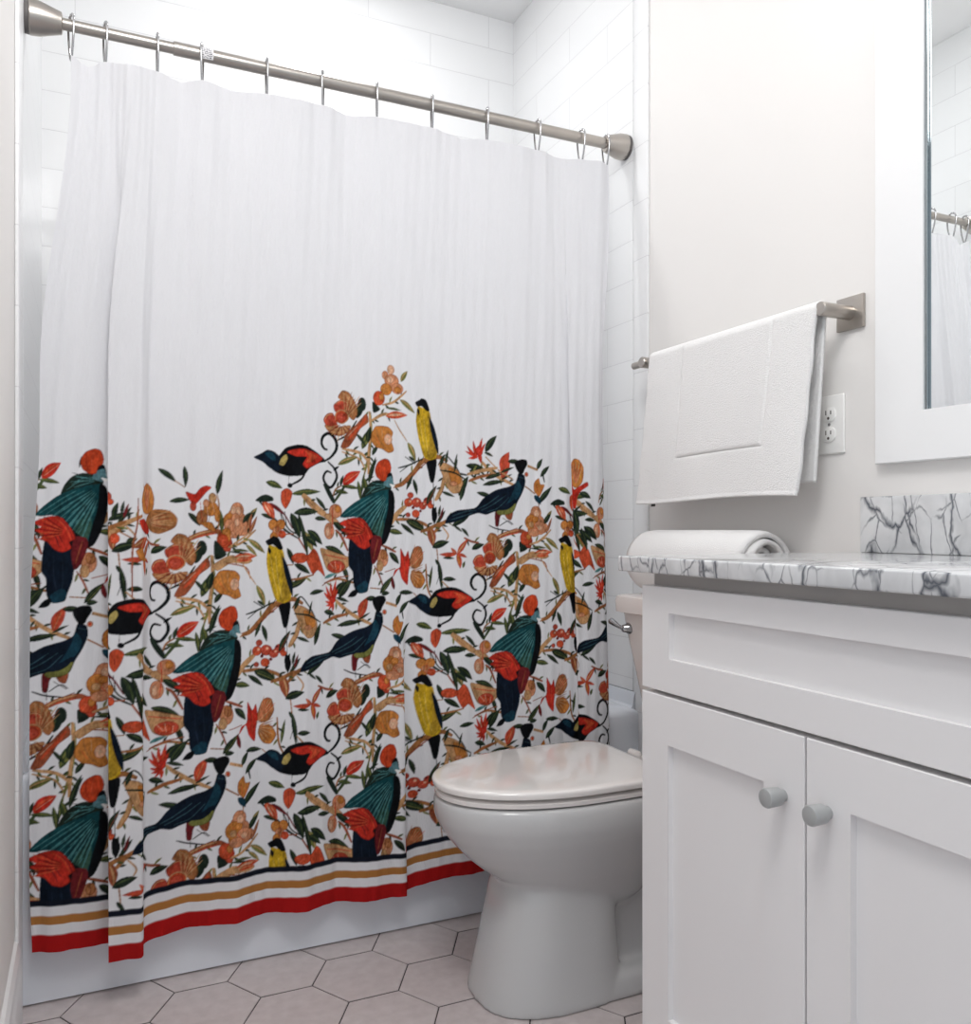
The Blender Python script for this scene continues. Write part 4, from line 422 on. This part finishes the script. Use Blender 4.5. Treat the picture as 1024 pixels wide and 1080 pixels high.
# ------------------------------------------------------------------ shower curtain
RES = .002
CR = .0
def hem_z(s): return np.interp(s, [0,.10,.18,.24,.31,.36,.42,.6,.75,.9,.99,1.03,1.2,1.4,1.69], [.130,.124,.118,.108,.104,.116,.122,.119,.117,.112,.110,.120,.132,.140,.142])
def top_z(s):
    hk = np.interp(s, HS, np.arange(12)); return 2.031-.006*np.clip(1-s/.5,0,1)-(.004+.010*np.clip(1-s/.5,0,1))*np.sin(PI*hk)**2
def build_curtain():
    cv = paint(ART, EDGE, .8)
    # the border stripes and a fine weave are printed with the motif
    k = np.ones(3)/3
    im = cv.im
    for ax in (0, 1): im = (np.roll(im,1,ax)+im+np.roll(im,-1,ax))/3
    ns = int(SMAX/RES)+1; s = np.linspace(0, SMAX, ns)
    zlow = np.arange(0, 1.32, RES); zup = np.linspace(0, 1, 46)[1:]
    zh, zt = hem_z(s), top_z(s)
    rows = [zh+c for c in zlow]; last = zh+zlow[-1]
    rows += [last+(zt-last)*t for t in zup]
    Z = np.array(rows); nr = len(rows)
    Sg = np.broadcast_to(s, Z.shape)
    X, Y = pos(Sg, Z)
    # soft creases
    Y = Y+.0014*np.sin(Sg*95+Z*4)*np.sin(Z*9+Sg*7)+.0007*np.sin(Sg*210-Z*13)
    hemw = np.exp(-(Z-zh)/.05)
    Y = Y-.004*hemw*np.sin(Sg*38)
    co = np.stack([X, Y, Z], -1).reshape(-1, 3).astype(np.float32)
    # colour lookup
    fx = np.clip((Sg*1000-cv.s0)/cv.res-.5, 0, cv.W-1.01); fy = np.clip((Z*1000-cv.z0)/cv.res-.5, 0, cv.H-1.01)
    ix, iy = fx.astype(int), fy.astype(int); ax, ay = (fx-ix)[...,None], (fy-iy)[...,None]
    c = (im[iy,ix]*(1-ax)+im[iy,ix+1]*ax)*(1-ay)+(im[iy+1,ix]*(1-ax)+im[iy+1,ix+1]*ax)*ay
    white = lin((225,225,228)).astype(np.float32)
    c = np.where((Z > 1.418)[...,None], white, c)
    h = Z-zh
    def band(a, b): return np.clip((h-a)/.0015, 0, 1)*np.clip((b-h)/.0015, 0, 1)
    below = np.clip((.095-h)/.0015, 0, 1)[...,None]
    c = c*(1-below)+white*below
    for a, b, col in ((-.1,.035,(168,25,25)), (.054,.073,(172,116,62)), (.091,.105,(20,24,36))):
        w = band(a, b)[...,None]; c = c*(1-w)+lin(col)*w
    rgba = np.concatenate([c, np.ones(c.shape[:2]+(1,))], -1).reshape(-1).astype(np.float32)
    idx = np.arange(ns*nr).reshape(nr, ns)
    q = np.stack([idx[:-1,:-1], idx[:-1,1:], idx[1:,1:], idx[1:,:-1]], -1).reshape(-1, 4)
    me = bpy.data.meshes.new('shower_curtain')
    me.vertices.add(len(co)); me.vertices.foreach_set('co', co.ravel())
    me.loops.add(q.size); me.loops.foreach_set('vertex_index', q.ravel().astype(np.int32))
    me.polygons.add(len(q)); me.polygons.foreach_set('loop_start', np.arange(0, q.size, 4, dtype=np.int32))
    me.polygons.foreach_set('use_smooth', np.ones(len(q), bool))
    me.update(calc_edges=True)
    at = me.color_attributes.new('print', 'FLOAT_COLOR', 'POINT'); at.data.foreach_set('color', rgba)
    m = bpy.data.materials.new('printed_cotton'); m.use_nodes = True; nt = m.node_tree
    N = nt.nodes.new; Lk = nt.links.new
    b = nt.nodes['Principled BSDF']; b.inputs['Roughness'].default_value = .9; b.inputs['Specular IOR Level'].default_value = .12
    a = N('ShaderNodeAttribute'); a.attribute_name = 'print'
    Lk(a.outputs['Color'], b.inputs['Base Color'])
    tr = N('ShaderNodeBsdfTranslucent'); Lk(a.outputs['Color'], tr.inputs['Color'])
    mx = N('ShaderNodeMixShader'); mx.inputs[0].default_value = .18
    Lk(b.outputs[0], mx.inputs[1]); Lk(tr.outputs[0], mx.inputs[2]); Lk(mx.outputs[0], nt.nodes['Material Output'].inputs[0])
    tc = N('ShaderNodeTexCoord'); nz = N('ShaderNodeTexNoise'); nz.inputs['Scale'].default_value = 160; nz.inputs['Detail'].default_value = 3
    mp = N('ShaderNodeMapping'); mp.inputs['Scale'].default_value = (2.0,1,.5); Lk(tc.outputs['Object'], mp.inputs[0]); Lk(mp.outputs[0], nz.inputs['Vector'])
    bp = N('ShaderNodeBump'); bp.inputs['Strength'].default_value = .64; bp.inputs['Distance'].default_value = .002
    Lk(nz.outputs['Fac'], bp.inputs['Height']); Lk(bp.outputs[0], b.inputs['Normal'])
    me.materials.append(m)
    o = bpy.data.objects.new('shower_curtain', me); COL.objects.link(o)
    return tag(o, 'white shower curtain printed with tropical birds and orange flowers above a red hem', 'shower curtain')
build_curtain()

# ------------------------------------------------------------------ rod and hooks
RY, RZ = 2.09, 2.10
rod = thing('shower_curtain_rod', (.65,RY,RZ), 'brushed nickel tension rod the printed shower curtain hangs from', 'curtain rod')
bm = new(); lathe(bm, (XL+TT+.05,RY,RZ), (1,0,0), [(0,.0125),(.32,.0125)], 28); obj('inner_tube', bm, M['nickel'], rod, smooth=40)
bm = new(); lathe(bm, (.175,RY,RZ), (1,0,0), [(0,.0130),(.001,.0150),(1.175,.0150),(1.176,.013)], 28); obj('outer_tube', bm, M['nickel'], rod, smooth=40)
for xw, d in ((XL+TT, 1), (XR-TT, -1)):
    bm = new(); lathe(bm, (xw+d*.008,RY,RZ), (d,0,0), [(0,.034),(.003,.036),(.022,.0345),(.058,.024),(.064,.0225),(.066,.016)], 40); fl = obj('end_flange', bm, M['nickel'], rod, smooth=35)
    bm = new(); lathe(bm, (xw,RY,RZ), (d,0,0), [(0,.034),(.0085,.035)], 40); obj('rubber_pad', bm, M['nickel_dark'], fl, smooth=35)
# paper sticker wrapped round the tube, with small illegible print
def sticker():
    bm = new(); x0, x1, R = .232, .262, .01535; n = 26; nx = 14; rnd = random.Random(3)
    V = [[bm.verts.new((x0+(x1-x0)*i/nx, RY-R*math.sin(a), RZ+R*math.cos(a))) for a in [(.25+2.3*j/n) for j in range(n+1)]] for i in range(nx+1)]
    for i in range(nx):
        for j in range(n):
            f = bm.faces.new((V[i][j], V[i+1][j], V[i+1][j+1], V[i][j+1]))
            if 0 < i < nx-1 and j % 3 and 2 < j < n-2 and rnd.random() < .62: f.material_index = 1
    obj('sticker', bm, [mat('sticker_paper', (.80,.79,.80), .6), mat('sticker_ink', (.22,.22,.24), .7)], rod, smooth=60)
sticker()
ORD = ['first','second','third','fourth','fifth','sixth','seventh','eighth','ninth','tenth','eleventh','twelfth']
for i, hx_ in enumerate(HX):
    bm = new(); tw = -math.atan(hx_/RY)+math.radians([15,11,5,-6,7,-5,4,8,9,26,32,30][i]); P = []
    for k in range(36):
        t = 2*PI*k/36
        yy = .0205*math.sin(t)*(1 if math.cos(t) > 0 else .55+.45*math.sin(abs(t-PI))**2)
        zz = RZ+(.0205*math.cos(t) if math.cos(t) > 0 else .078*math.cos(t))
        P.append((hx_+yy*math.sin(tw)*1.0, RY-yy*math.cos(tw)-.004, zz))
    tube(bm, P, .0026, 8, True)
    side = 'left' if i < 6 else 'right'; nn = i if i < 6 else 11-i
    lab = ('chrome curtain hook nearest the %s flange of the rod' % side) if nn == 0 else '%s chrome curtain hook counting from the %s flange of the rod' % (ORD[nn], side)
    if i == 3: lab = 'fourth chrome curtain hook from the left flange, beside the paper sticker on the rod'
    hk = thing('curtain_hook', (hx_,RY,RZ), lab, 'curtain hook', 'chrome curtain hooks on the rod')
    obj('wire_ring', bm, M['chrome'], hk, smooth=60)
    bm = new()
    for k in range(-2, 3):
        t = k*.42
        bmesh.ops.create_uvsphere(bm, u_segments=10, v_segments=8, radius=.0034, matrix=Matrix.Translation((hx_+.0205*math.sin(t)*math.sin(tw), RY-.0205*math.sin(t)*math.cos(tw)-.004, RZ+.0205*math.cos(t))))
    obj('roller_beads', bm, M['chrome'], hk, smooth=60)

# ------------------------------------------------------------------ toilet
TYC = 1.665
DX = .018
tl = thing('toilet', (1.0,TYC,0), 'white two-piece toilet standing between the shower curtain and the vanity', 'toilet')
def egg(z, xf, xb, b, n=56, e=2.15, eb=3.0):
    cx = xf+(xb-xf)*.56; out = []
    for k in range(n):
        t = 2*PI*k/n; c, s_ = math.cos(t), math.sin(t)
        ee = e if c > 0 else eb
        px = abs(c)**(2/ee); py = abs(s_)**(2/ee)
        out.append(Vector((cx-px*(cx-xf) if c > 0 else cx+px*(xb-cx), TYC+math.copysign(py*b, s_), z)))
    return out
bm = new()
loft(bm, [egg(z,a+DX,b+DX*.5,c) for z,a,b,c in [(.437,.655,1.20,.165),(.437,.646,1.20,.176),(.430,.640,1.205,.182),(.41,.640,1.205,.184),(.39,.644,1.205,.183),(.36,.659,1.20,.175),(.33,.683,1.19,.163),(.30,.712,1.18,.150),(.27,.748,1.165,.135),(.24,.79,1.15,.118),(.20,.85,1.13,.095),(.16,.93,1.09,.06)]][::-1])
loft(bm, [egg(z,a+DX,b+DX,c,e=2.5,eb=3.4) for z,a,b,c in [(0,.722,1.05,.138),(.012,.724,1.05,.137),(.06,.735,1.04,.130),(.15,.755,1.035,.120),(.22,.770,1.035,.113),(.30,.80,1.03,.105)]])
# trapway behind the pedestal and the foot it stands on
tp = []
for x, z, ry, rz in [(.98,.21,.060,.07),(1.06,.20,.058,.062),(1.13,.15,.056,.055),(1.19,.12,.056,.055),(1.25,.14,.058,.06),(1.31,.22,.06,.07),(1.345,.26,.06,.075)]:
    tp.append([Vector((x, TYC+ry*math.cos(2*PI*k/24), z+rz*math.sin(2*PI*k/24))) for k in range(24)])
loft(bm, tp)
loft(bm, [egg(z,a,b,c,e=3.2,eb=4) for z,a,b,c in [(0,.80,1.375,.134),(.014,.80,1.375,.133),(.042,.81,1.37,.124),(.052,.83,1.36,.11)]])
loft(bm, [rrect(1.16,TYC,.17,.070,.03,z) for z in (.02,.10,.20,.30)])
loft(bm, [rrect(1.27,TYC,.135,.105,.05,z) for z in (.30,.36,.42)])
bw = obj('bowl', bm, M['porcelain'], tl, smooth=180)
md = bw.modifiers.new('remesh', 'REMESH'); md.mode = 'VOXEL'; md.voxel_size = .005; md.use_smooth_shade = True
md = bw.modifiers.new('smooth', 'SMOOTH'); md.factor = .5; md.iterations = 14
for y_ in (-.10,):
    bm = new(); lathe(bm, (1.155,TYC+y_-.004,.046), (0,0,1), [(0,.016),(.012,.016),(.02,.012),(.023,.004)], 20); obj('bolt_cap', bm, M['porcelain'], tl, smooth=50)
def lidloop(z, xf, xb, b, ch=.0):
    out = []; cx = xf+(xb-xf)*.60
    for k in range(64):
        t = 2*PI*k/64; c, s_ = math.cos(t), math.sin(t)
        if c > 0: px = cx-(cx-xf)*abs(c)**(2/2.1); py = b*abs(s_)**(2/2.1)
        else: px = cx+(xb-cx)*abs(c)**(2/9); py = b*abs(s_)**(2/9)*(1-.06*abs(c)**2)
        out.append(Vector((px, TYC+math.copysign(py, s_), z)))
    return out
bm = new(); loft(bm, [lidloop(z,a,b,c) for z,a,b,c in [(.4385,.664,1.145,.168),(.441,.660,1.15,.173),(.449,.659,1.15,.174),(.4525,.664,1.148,.169)]]); obj('seat', bm, M['plastic_seat'], tl, smooth=50)
bm = new(); loft(bm, [lidloop(z,a,b,c) for z,a,b,c in [(.4585,.660,1.143,.172),(.460,.656,1.147,.177),(.469,.654,1.149,.179),(.4725,.656,1.147,.177),(.4745,.661,1.143,.172),(.4757,.675,1.132,.158),(.4765,.75,1.10,.10),(.4768,.82,1.03,.04)]]); obj('lid', bm, M['plastic_seat'], tl, smooth=50)
for y_ in (-.07,.07):
    bm = new(); lathe(bm, (1.195,TYC+y_-.016,.455), (0,1,0), [(0,.008),(.002,.0105),(.030,.0105),(.032,.008)], 16); box(bm, 1.185,1.215,TYC+y_-.014,TYC+y_+.014,.436,.452,.003)
    obj('hinge', bm, M['plastic_seat'], tl, smooth=50)
M['tank'] = mat('tank_porcelain', (.72,.66,.63), .2, 0, .5, .3)
bm = new(); loft(bm, [rrect((1.246+d+1.408)/2,TYC,(1.408-1.246-d)/2,hw,.03,z) for z,d,hw in [(.415,.075,.165),(.43,.062,.175),(.50,.052,.186),(.62,.03,.197),(.74,.004,.204),(.785,-.004,.206)]]); obj('tank', bm, M['tank'], tl, smooth=40)
bm = new(); loft(bm, [rrect(1.3185,TYC,hx_+.0115,hy_+.004,.03,z) for z,hx_,hy_ in [(.785,.072,.208),(.787,.080,.215),(.815,.082,.217),(.826,.079,.214),(.83,.07,.206)]]); obj('tank_lid', bm, M['tank'], tl, smooth=40)
lv = new(); lathe(lv, (1.251,TYC+.172,.745), (-1,0,0), [(0,.015),(.005,.015),(.009,.011),(.020,.009),(.023,.005)], 20)
lever = obj('flush_lever', lv, M['chrome'], tl, smooth=45)
bm = new(); tube(bm, [(1.229,TYC+.168,.745),(1.226,TYC+.186,.750),(1.224,TYC+.204,.757),(1.223,TYC+.216,.761)], [.005,.0055,.0075,.0085], 12); obj('lever_arm', bm, M['chrome'], lever, smooth=60)

# ------------------------------------------------------------------ rolled towel on the tank
def roll():
    bm = new(); n = 200; turns = 3.6; zc, xc = .9185, 1.338; loops = []
    for iy in range(30):
        f = iy/29; y = 1.445+.42*f; L = []
        for k in range(n):
            a = k/(n-1); r = .018+.0635*a
            th = turns*2*PI*a+.9
            y2 = y+(.012*math.sin(7*a)*(1-f)**3)+.004*math.sin(th*2)*(1-f)**4
            sq = 1+.012*math.sin(3*th+f*5)
            edge = 1-.05*max(0,(f-.9)/.1)**2-.08*max(0,(.06-f)/.06)**2
            L.append(Vector((xc+r*1.0*sq*edge*math.cos(th), y2, zc-.000+r*.985*edge*math.sin(th)+.0)))
        loops.append(L)
    loft(bm, loops, False, False, False)
    for v in bm.verts:
        if v.co.z < .8362: v.co.z = .8362+(v.co.z-.8362)*.05
    o = obj('rolled_towel', bm, M['terry'], smooth=180)
    md = o.modifiers.new('thick', 'SOLIDIFY'); md.thickness = .0105; md.offset = 0
    return tag(o, 'white rolled bath towel lying on the toilet tank lid', 'towel')
roll()

# ------------------------------------------------------------------ vanity
VX = .87
vt = thing('vanity_cabinet', (1.14,.86,0), 'pale grey shaker bathroom vanity cabinet with two doors and round knobs', 'cabinet')
bm = new(); box(bm, VX+.0205, XR-.001, .485, 1.232, .10, .924, .001); box(bm, .95, XR-.001, .487, 1.230, 0.0, .10)
obj('cabinet_body', bm, M['cabin'], vt)
bm = new(); box(bm, VX+.022, XR-.001, 1.232, 1.2365, .02, .923, .001); obj('side_panel', bm, M['cab'], vt)
bm = new(); box(bm, VX+.022, XR-.001, .4805, .485, .02, .923, .001); obj('side_panel', bm, M['cab'], vt)
def shaker(y0, y1, z0, z1, rl, rr, rt, rb):
    """face frame with a recessed flat panel, facing -x"""
    bm = new(); d = .0105; c = .0012
    O = [(y0,z0),(y1,z0),(y1,z1),(y0,z1)]; I = [(y0+rr,z0+rb),(y1-rl,z0+rb),(y1-rl,z1-rt),(y0+rr,z1-rt)]
    def ring(P, x, ins=0):
        my = sum(p[0] for p in P)/4; mz = sum(p[1] for p in P)/4
        return [bm.verts.new((x, y+math.copysign(ins, my-y), z+math.copysign(ins, mz-z))) for y, z in P]
    back = ring(O, VX+.02); s1 = ring(O, VX+c); s2 = ring(O, VX, c); i0 = ring(I, VX, -.0008); i1 = ring(I, VX+.0012); i2 = ring(I, VX+d, .0006)
    for a, b in ((back,s1),(s1,s2),(s2,i0),(i0,i1),(i1,i2)):
        for k in range(4): bm.faces.new((a[k], a[(k+1)%4], b[(k+1)%4], b[k]))
    bm.faces.new(i2); bm.faces.new(back[::-1]); return bm
obj('drawer_front', shaker(.488, 1.240, .727, .902, .075, .075, .042, .055), M['cab'], vt)
for y0_, y1_, ky in ((.868, 1.240, 0.906), (.488, .8642, 0.827)):
    dr = obj('door', shaker(y0_, y1_, .105, .720, .073, .075, .079, .079), M['cab'], vt)
    bm = new(); lathe(bm, (VX,ky,.631), (-1,0,0), [(-.0005,.0085),(.004,.0078),(.008,.0095),(.010,.0128),(.030,.0136),(.0325,.0125),(.0335,.009)], 32); obj('knob', bm, M['knob'], dr, smooth=35)
    if y0_ > .8:
        bm = new(); box(bm, VX+.004, VX+.018, 1.2402, 1.2412, .60, .66)
        bm.free()
bm = new(); box(bm, .845, XR-.0005, .455, 1.278, .925, .9515, .003, 3)
tag(obj('countertop', bm, M['marble'], smooth=40), 'white marble countertop with grey veins lying on the vanity cabinet', 'countertop')
bm = new(); box(bm, XR-.021, XR-.0005, .455, 1.248, .9518, 1.062, .002, 2)
tag(obj('backsplash', bm, M['marble'], smooth=40), 'upright white marble backsplash strip on the wall below the mirror', 'backsplash')

# ------------------------------------------------------------------ mirror
mr = thing('wall_mirror', (XR,.8,1.6), 'wall mirror in a wide flat white frame above the marble backsplash', 'mirror')
FY0, FY1, FZ0, FZ1, FW = .30, 1.214, 1.125, 2.22, .108
bm = new(); fx = XR-.020
O = [(FY0,FZ0),(FY1,FZ0),(FY1,FZ1),(FY0,FZ1)]; I = [(FY0+FW,FZ0+.094),(FY1-FW,FZ0+.094),(FY1-FW,FZ1-FW),(FY0+FW,FZ1-FW)]
R4 = [[bm.verts.new((x,y,z)) for y, z in P] for x, P in ((XR-.0005,O),(fx+.002,O),(fx,[(y+(.002 if y<.8 else -.002), z+(.002 if z<1.6 else -.002)) for y,z in O]),(fx,I),(XR-.0005,I))]
for a, b in zip(R4, R4[1:]):
    for k in range(4): bm.faces.new((a[k], a[(k+1)%4], b[(k+1)%4], b[k]))
obj('frame', bm, M['trimw'], mr)
bm = new(); box(bm, XR-.010, XR-.002, FY0+FW, FY1-FW, FZ0+.094, FZ1-FW); gl = obj('glass', bm, M['mirror'], mr)
bm = new(); gy, gz0, gz1 = FY1-FW, FZ0+.094, FZ1-FW
box(bm, XR-.0165, XR-.0102, gy-.0060, gy-.0003, gz0, gz1, .002, 2); obj('metal_edge', bm, M['bevel'], mr, smooth=40)

# ------------------------------------------------------------------ towel bar and towel
BX, BZ = 1.345, 1.440
tb = thing('towel_bar', (XR,1.6,BZ), 'brushed nickel towel bar on square plates on the right wall', 'towel bar')
bm = new(); lathe(bm, (BX,1.302,BZ), (0,1,0), [(0,.008),(.001,.0095),(.652,.0095),(.653,.008)], 24); obj('bar', bm, M['nickel'], tb, smooth=40)
for y_ in (1.286, 1.90):
    bm = new(); box(bm, XR-.008, XR-.0005, y_-.034, y_+.034, BZ-.034, BZ+.034, .0015, 2); pl = obj('wall_plate', bm, M['nickel'], tb, smooth=40)
    bm = new(); lathe(bm, (XR-.008,y_,BZ), (-1,0,0), [(0,.0145),(.080,.0145),(.082,.013),(.0825,.004)], 28); obj('post', bm, M['nickel'], pl, smooth=35)
def hung_towel():
    bm = new(); path = []
    zf, zb, rr = 1.066, 1.095, .0155
    nf = 130
    for i in range(nf+1):
        t = i/nf; path.append((BX-rr-.012*(1-t)**1.5, zf+(BZ-zf)*t, 'f', t))
    for i in range(1, 12):
        a = PI*i/12; path.append((BX-rr*math.cos(a), BZ+rr*math.sin(a), 'o', 1))
    for i in range(60):
        t = i/59; path.append((BX+rr-.002+.006*t, BZ+(zb-BZ)*t, 'b', 1-t))
    ny = 200; rnd = np.random.default_rng(2); loops = []
    for x, z, k, t in path:
        sk = (BZ-z)/.374
        ya, yb = 1.294+.036*sk, 1.858+.036*sk
        if k == 'b': ya += .004; yb -= .006
        row = []
        for j in range(ny+1):
            f = j/ny; y = ya+(yb-ya)*f; dx = 0
            if k == 'f':
                w = (yb-ya)
                d = min(abs(f*w-.118), 9) ; d2 = abs((1-f)*w-.142); d3 = abs((z-zf)-.110); d4 = abs(BZ-.045-z)
                ins = .118 <= f*w <= w-.142 and z-zf >= .110 
                g = 0
                if z-zf >= .104:
                    g = max(math.exp(-(d/.0035)**2), math.exp(-(d2/.0035)**2))
                if .112 <= f*w <= w-.136: g = max(g, math.exp(-(d3/.0035)**2))
                dx = .0032*g-(.0018 if ins else 0)
                dx -= .004*math.sin(f*6.1+.6)*(1-t)+.0025*math.sin(f*13)*(1-t)
                if z-zf < .008: dx -= .002
                yv = y+.0015*math.sin(z*60)*(1 if f < .01 or f > .99 else 0)
                zv = z+.004*math.sin(f*5)*(1-t)-(.010*(1-f)**3)*(1-t)*0
                row.append(Vector((x+dx, yv, zv)))
            else: row.append(Vector((x+.003*math.sin(f*9)*(1-t), y, z)))
        loops.append(row)
    loft(bm, loops, False, False, False)
    o = obj('hanging_towel', bm, M['terry'], smooth=180)
    md = o.modifiers.new('thick', 'SOLIDIFY'); md.thickness = .0085; md.offset = 0
    tag(o, 'white terry towel with an inset border draped over the towel bar', 'towel')
    bm = new(); box(bm, 1.3175, 1.3195, 1.822, 1.838, 1.0555, 1.0635); obj('care_tag', bm, M['dark'], o)
hung_towel()

# ------------------------------------------------------------------ outlet
ot = thing('wall_outlet', (XR,1.34,1.217), 'white duplex power outlet in the wall below the towel bar', 'outlet')
bm = new(); box(bm, XR-.006, XR-.0003, 1.302, 1.379, 1.156, 1.279, .004, 3); obj('cover_plate', bm, M['outlet'], ot, smooth=40)
for zc in (1.2385, 1.1965):
    bm = new(); loft(bm, [[Vector((x, q.x, q.y)) for q in rrect(1.3405,zc,hw,hh,.012,0)] for x, hw, hh in ((XR-.005,.0178,.0150),(XR-.0085,.0178,.0150),(XR-.009,.0172,.0144))]); fc = obj('receptacle', bm, M['outlet'], ot, smooth=40)
    for dy, hh in ((-.0065,.0040),(.0065,.0048)):
        bm = new(); box(bm, XR-.0094, XR-.0088, 1.3405+dy-.0013, 1.3405+dy+.0013, zc+.004-hh, zc+.004+hh); obj('slot', bm, M['slot'], fc)
    bm = new(); lathe(bm, (XR-.0088,1.3405,zc-.0078), (-1,0,0), [(0,.0030),(.0006,.0030)], 14); obj('ground_hole', bm, M['slot'], fc)
bm = new(); lathe(bm, (XR-.006,1.3405,1.2175), (-1,0,0), [(0,.0032),(.001,.003),(.0014,.002)], 14); obj('screw', bm, M['chrome'], ot, smooth=40)

# ------------------------------------------------------------------ light
def area(name, loc, size, power, rot=(0,0,0), color=(1,1,1), shape='DISK', sy=None):
    L = bpy.data.lights.new(name, 'AREA'); L.shape = shape; L.size = size; L.energy = power; L.color = color
    if sy: L.size_y = sy
    o = bpy.data.objects.new(name, L); COL.objects.link(o); o.location = loc; o.rotation_euler = rot; return o
area('alcove_downlight', (.67,2.32,ZC-.004), .15, 6.2, color=(1,1,1))
def globe(name, loc, rad, power, color):
    L = bpy.data.lights.new(name, 'POINT'); L.shadow_soft_size = rad; L.energy = power; L.color = color
    o = bpy.data.objects.new(name, L); COL.objects.link(o); o.location = loc
globe('ceiling_globe', (.20,.45,2.60), .28, 42, (1,.99,.985))
area('vanity_light', (1.28,.72,2.36), .10, 1.2, rot=(0,math.radians(-35),0), color=(1,.97,.94), shape='RECTANGLE', sy=.6)
w = bpy.data.worlds.new('world'); scene.world = w; w.use_nodes = True
w.node_tree.nodes['Background'].inputs[0].default_value = (.86,.93,1,1); w.node_tree.nodes['Background'].inputs[1].default_value = .64

# ------------------------------------------------------------------ camera
cam = bpy.data.cameras.new('camera'); co_ = bpy.data.objects.new('camera', cam); COL.objects.link(co_)
cam.sensor_fit = 'HORIZONTAL'; cam.sensor_width = 36; cam.lens = 907*36/1024
cam.shift_y = 17/1024; cam.clip_start = .02
co_.location = (0,0,1); co_.rotation_euler = (PI/2, 0, -math.radians(24.74))
scene.camera = co_
vs = scene.view_settings
vs.view_transform = 'Standard'; vs.look = 'None'; vs.exposure = 0.15; vs.gamma = 1; vs.use_curve_mapping = False
scene.cycles.max_bounces = 10; scene.cycles.diffuse_bounces = 6
scene.cycles.use_denoising = True
